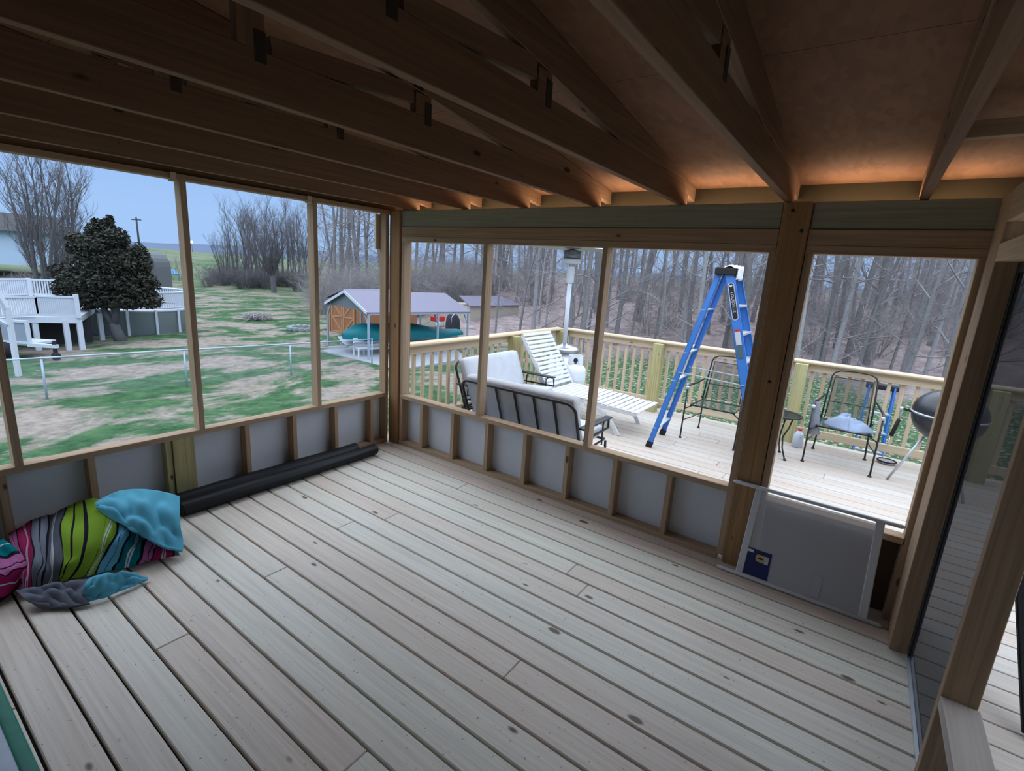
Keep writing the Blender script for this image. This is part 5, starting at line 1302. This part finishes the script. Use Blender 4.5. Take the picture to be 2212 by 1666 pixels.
# trailer in front of the deck
q = px(55, 660, 24.0); g_ = ground_z(q.x, q.y); t = thing('utility_trailer', 'small white box trailer with wire sides parked before the pool deck', 'trailer', loc=(q.x, q.y, g_))
ax_ = Vector((rx[0], rx[1], 0)).normalized(); ay_ = Vector((fx[0], fx[1], 0)).normalized()
c0 = q - ax_ * 1.2; c0.z = g_ + 0.55
for (o_, e_) in ((0, 0), (0, 0.75)):
    b = MB(); b.bar(c0 + up * e_, c0 + ax_ * 1.15 + up * e_, 0.08, 0.08); b.build('side_rail', WHITE_PAINT, t)
for a in (0.0, 1.15):
    b = MB(); b.bar(c0 + ax_ * a, c0 + ax_ * a + up * 0.78, 0.09, 0.09, up=ay_); b.build('corner_post', WHITE_PAINT, t)
b = MB(); b.hexa(c0 + up * 0.04, ax_ * 1.15, ay_ * 0.02, up * 0.7); b.build('wire_side', mat('grey_wire_side', (0.24, 0.28, 0.34), 0.7), t)
b = MB(); b.hexa(c0 - up * 0.1, ax_ * 1.15, ay_ * 1.0, up * 0.08); b.build('bed', WHITE_PAINT, t)
b = MB(); b.bar(c0 + ax_ * 1.1 - up * 0.06, c0 + ax_ * 2.1 - up * 0.06, 0.12, 0.12); b.build('tongue', WHITE_PAINT, t)
b = MB(); b.bar(c0 + ax_ * 2.0 + up * 0.12, c0 + ax_ * 2.0 - up * 0.55, 0.09, 0.09, up=ay_); b.lathe([(0, -0.05), (0.14, -0.05), (0.14, 0.05), (0, 0.05)], c0 + ax_ * 2.0 - up * 0.42, 14, ax=ay_); b.build('jockey_wheel', RUBBER, t)
b = MB(); b.lathe([(0, -0.08), (0.28, -0.08), (0.28, 0.08), (0, 0.08)], c0 + ax_ * 0.3 - up * 0.28, 18, ax=ay_); b.build('wheel', RUBBER, t)
# white stair railing at the far left
q = px(2, 650, 21.0); g_ = ground_z(q.x, q.y); t = thing('stair_railing', 'white stair railing post and sloping handrail at the edge of view, nearer than the trailer', 'stair railing', loc=(q.x, q.y, g_))
A = px(-30, 590, 21.0); B_ = px(16, 668, 21.0); C_ = px(22, 700, 21.0)
b = MB(); b.bar(A, B_, 0.10, 0.12, up=ay_); b.build('hand_rail', WHITE_PAINT, t)
b = MB(); b.bar(B_ + up * 0.05, Vector((C_.x, C_.y, g_)), 0.11, 0.11, up=ay_); b.build('newel_post', WHITE_PAINT, t)
b = MB(); b.bar(px(-40, 672, 21.0), px(16, 702, 21.0), 0.08, 0.10, up=ay_); b.build('bottom_rail', WHITE_PAINT, t)
for u in (-18, -6, 6):
    a_ = px(u, 620 + (u + 18) * 1.6, 21.0); b = MB(); b.bar(a_, Vector((a_.x, a_.y, px(u, 686, 21.0).z)), 0.04, 0.04, up=ay_); b.build('baluster', WHITE_PAINT, t)
# ---- slate-roofed house on the slope
hd = 62.0; q0 = px(-160, 540, hd); q1 = px(186, 540, hd)
q0.z = q1.z = 0; hx = (q1 - q0).normalized(); hy_ = Vector((-hx.y, hx.x, 0))
if hy_.dot(Vector(CPOS) - q0) > 0: hy_ = -hy_
HL = (q1 - q0).length; zg = px(150, 553, hd).z; zeave = px(150, 508, hd).z; zrd = px(100, 470, hd).z
t = thing('slate_roofed_house', 'pale blue house with dark slate roof on the slope behind the large bare tree', 'house', loc=(q0.x, q0.y, zg))
b = MB(); b.hexa(q0 + up * (zg - 1.0), hx * HL, hy_ * 7, up * (zeave - zg + 1.0)); b.build('walls', PALE_BLUE, t)
b = MB(); b.prism([q0 - hx * 0.5 - hy_ * 0.6 + up * zeave, q0 - hx * 0.5 + hy_ * 3.5 + up * (zrd + 0.2), q0 - hx * 0.5 + hy_ * 7.6 + up * zeave], hx * (HL - 0.6)); b.build('roof_slopes', SLATE, t)
b = MB(); b.hexa(q0 + hx * (HL - 4.6) - hy_ * 0.05 + up * (zg + 0.9), hx * 0.9, hy_ * 0.04, up * 1.0); b.build('window', mat('dim_window', (0.25, 0.33, 0.42), 0.3), t)
b = MB(); b.tube([q0 + hx * HL + up * (zeave + 0.3) - hy_ * 0.2, q0 + hx * (HL + 1.2) + up * (zeave + 0.2) - hy_ * 0.2, q0 + hx * (HL + 1.8) + up * (zeave - 0.3) - hy_ * 0.2, q0 + hx * (HL + 1.9) + up * (zg - 0.5) - hy_ * 0.2], 0.16, 8); b.build('downpipe', SLATE, t)
# ---- round-topped grey shed, blue tarp, utility pole
q = px(310, 590, 45.0); g_ = ground_z(q.x, q.y); t = thing('round_top_shed', 'small grey round-topped shed behind the dark evergreen', 'shed', loc=(q.x, q.y, g_))
ht = px(310, 543, 45.0).z - g_
b = MB(); b.prism([q - ax_ * 0.9 + Vector((0, 0, g_ - q.z)), q + ax_ * 0.9 + Vector((0, 0, g_ - q.z))] + [q + ax_ * (0.9 * math.cos(a)) + Vector((0, 0, g_ - q.z + ht * 0.72 + ht * 0.28 * math.sin(a))) for a in [math.pi * k / 10 for k in range(11)]], ay_ * 1.6); b.build('shell', mat('grey_shed', (0.12, 0.13, 0.14), 0.8), t)
b = MB(); b.hexa(q - ax_ * 0.45 + Vector((0, 0, g_ - q.z)) - ay_ * 0.03, ax_ * 0.9, ay_ * 0.03, up * ht * 0.6); b.build('shed_door', SLATE, t)
q = ground_at(371, 592); b = MB(); b.surf(lambda u, v: q + ax_ * (1.6 * (u - 0.4)) + ay_ * (1.0 * (v - 0.5)) + up * (0.55 * math.sin(math.pi * u) * math.sin(math.pi * v) + 0.05), 10, 8)
tag(b.build('blue_tarp', mat('blue_tarp', (0.10, 0.28, 0.62), 0.6)), 'small blue tarp lying on the far pasture grass', 'tarp')
t_d = 150.0; q = px(301, 527, t_d); tp_ = px(294, 470, t_d)
t = thing('utility_pole', 'dark utility pole with a crossarm on the skyline above the evergreen', 'utility pole', loc=(q.x, q.y, q.z - 3))
b = MB(); b.tube([q - up * 3, tp_], [0.24, 0.17], 8); b.build('pole', SLATE, t)
b = MB(); b.bar(tp_ - ax_ * 1.1 - up * 0.5, tp_ + ax_ * 1.1 - up * 0.5, 0.2, 0.2); b.build('crossarm', SLATE, t)
for u, v, d, l in ((414, 523, 280, 'distant yard lamp glowing on the far hillside beyond the pasture'), (898, 565, 120, 'distant lamp glowing through the bare trees above the carport')):
    q = px(u, v, d); g_ = 0
    t = thing('yard_lamp', l, 'lamp', loc=(q.x, q.y, q.z - 5))
    b = MB(); b.tube([q - up * 6, q], 0.07, 6); b.build('lamp_post', SLATE, t)
    b = MB(); r_ = d * 0.0022; b.lathe([(0.0, -r_), (r_ * 0.7, -r_ * 0.7), (r_, 0), (r_ * 0.7, r_ * 0.7), (0, r_)], q, 10); b.build('lamp_bulb', LAMP_GLOW, t)
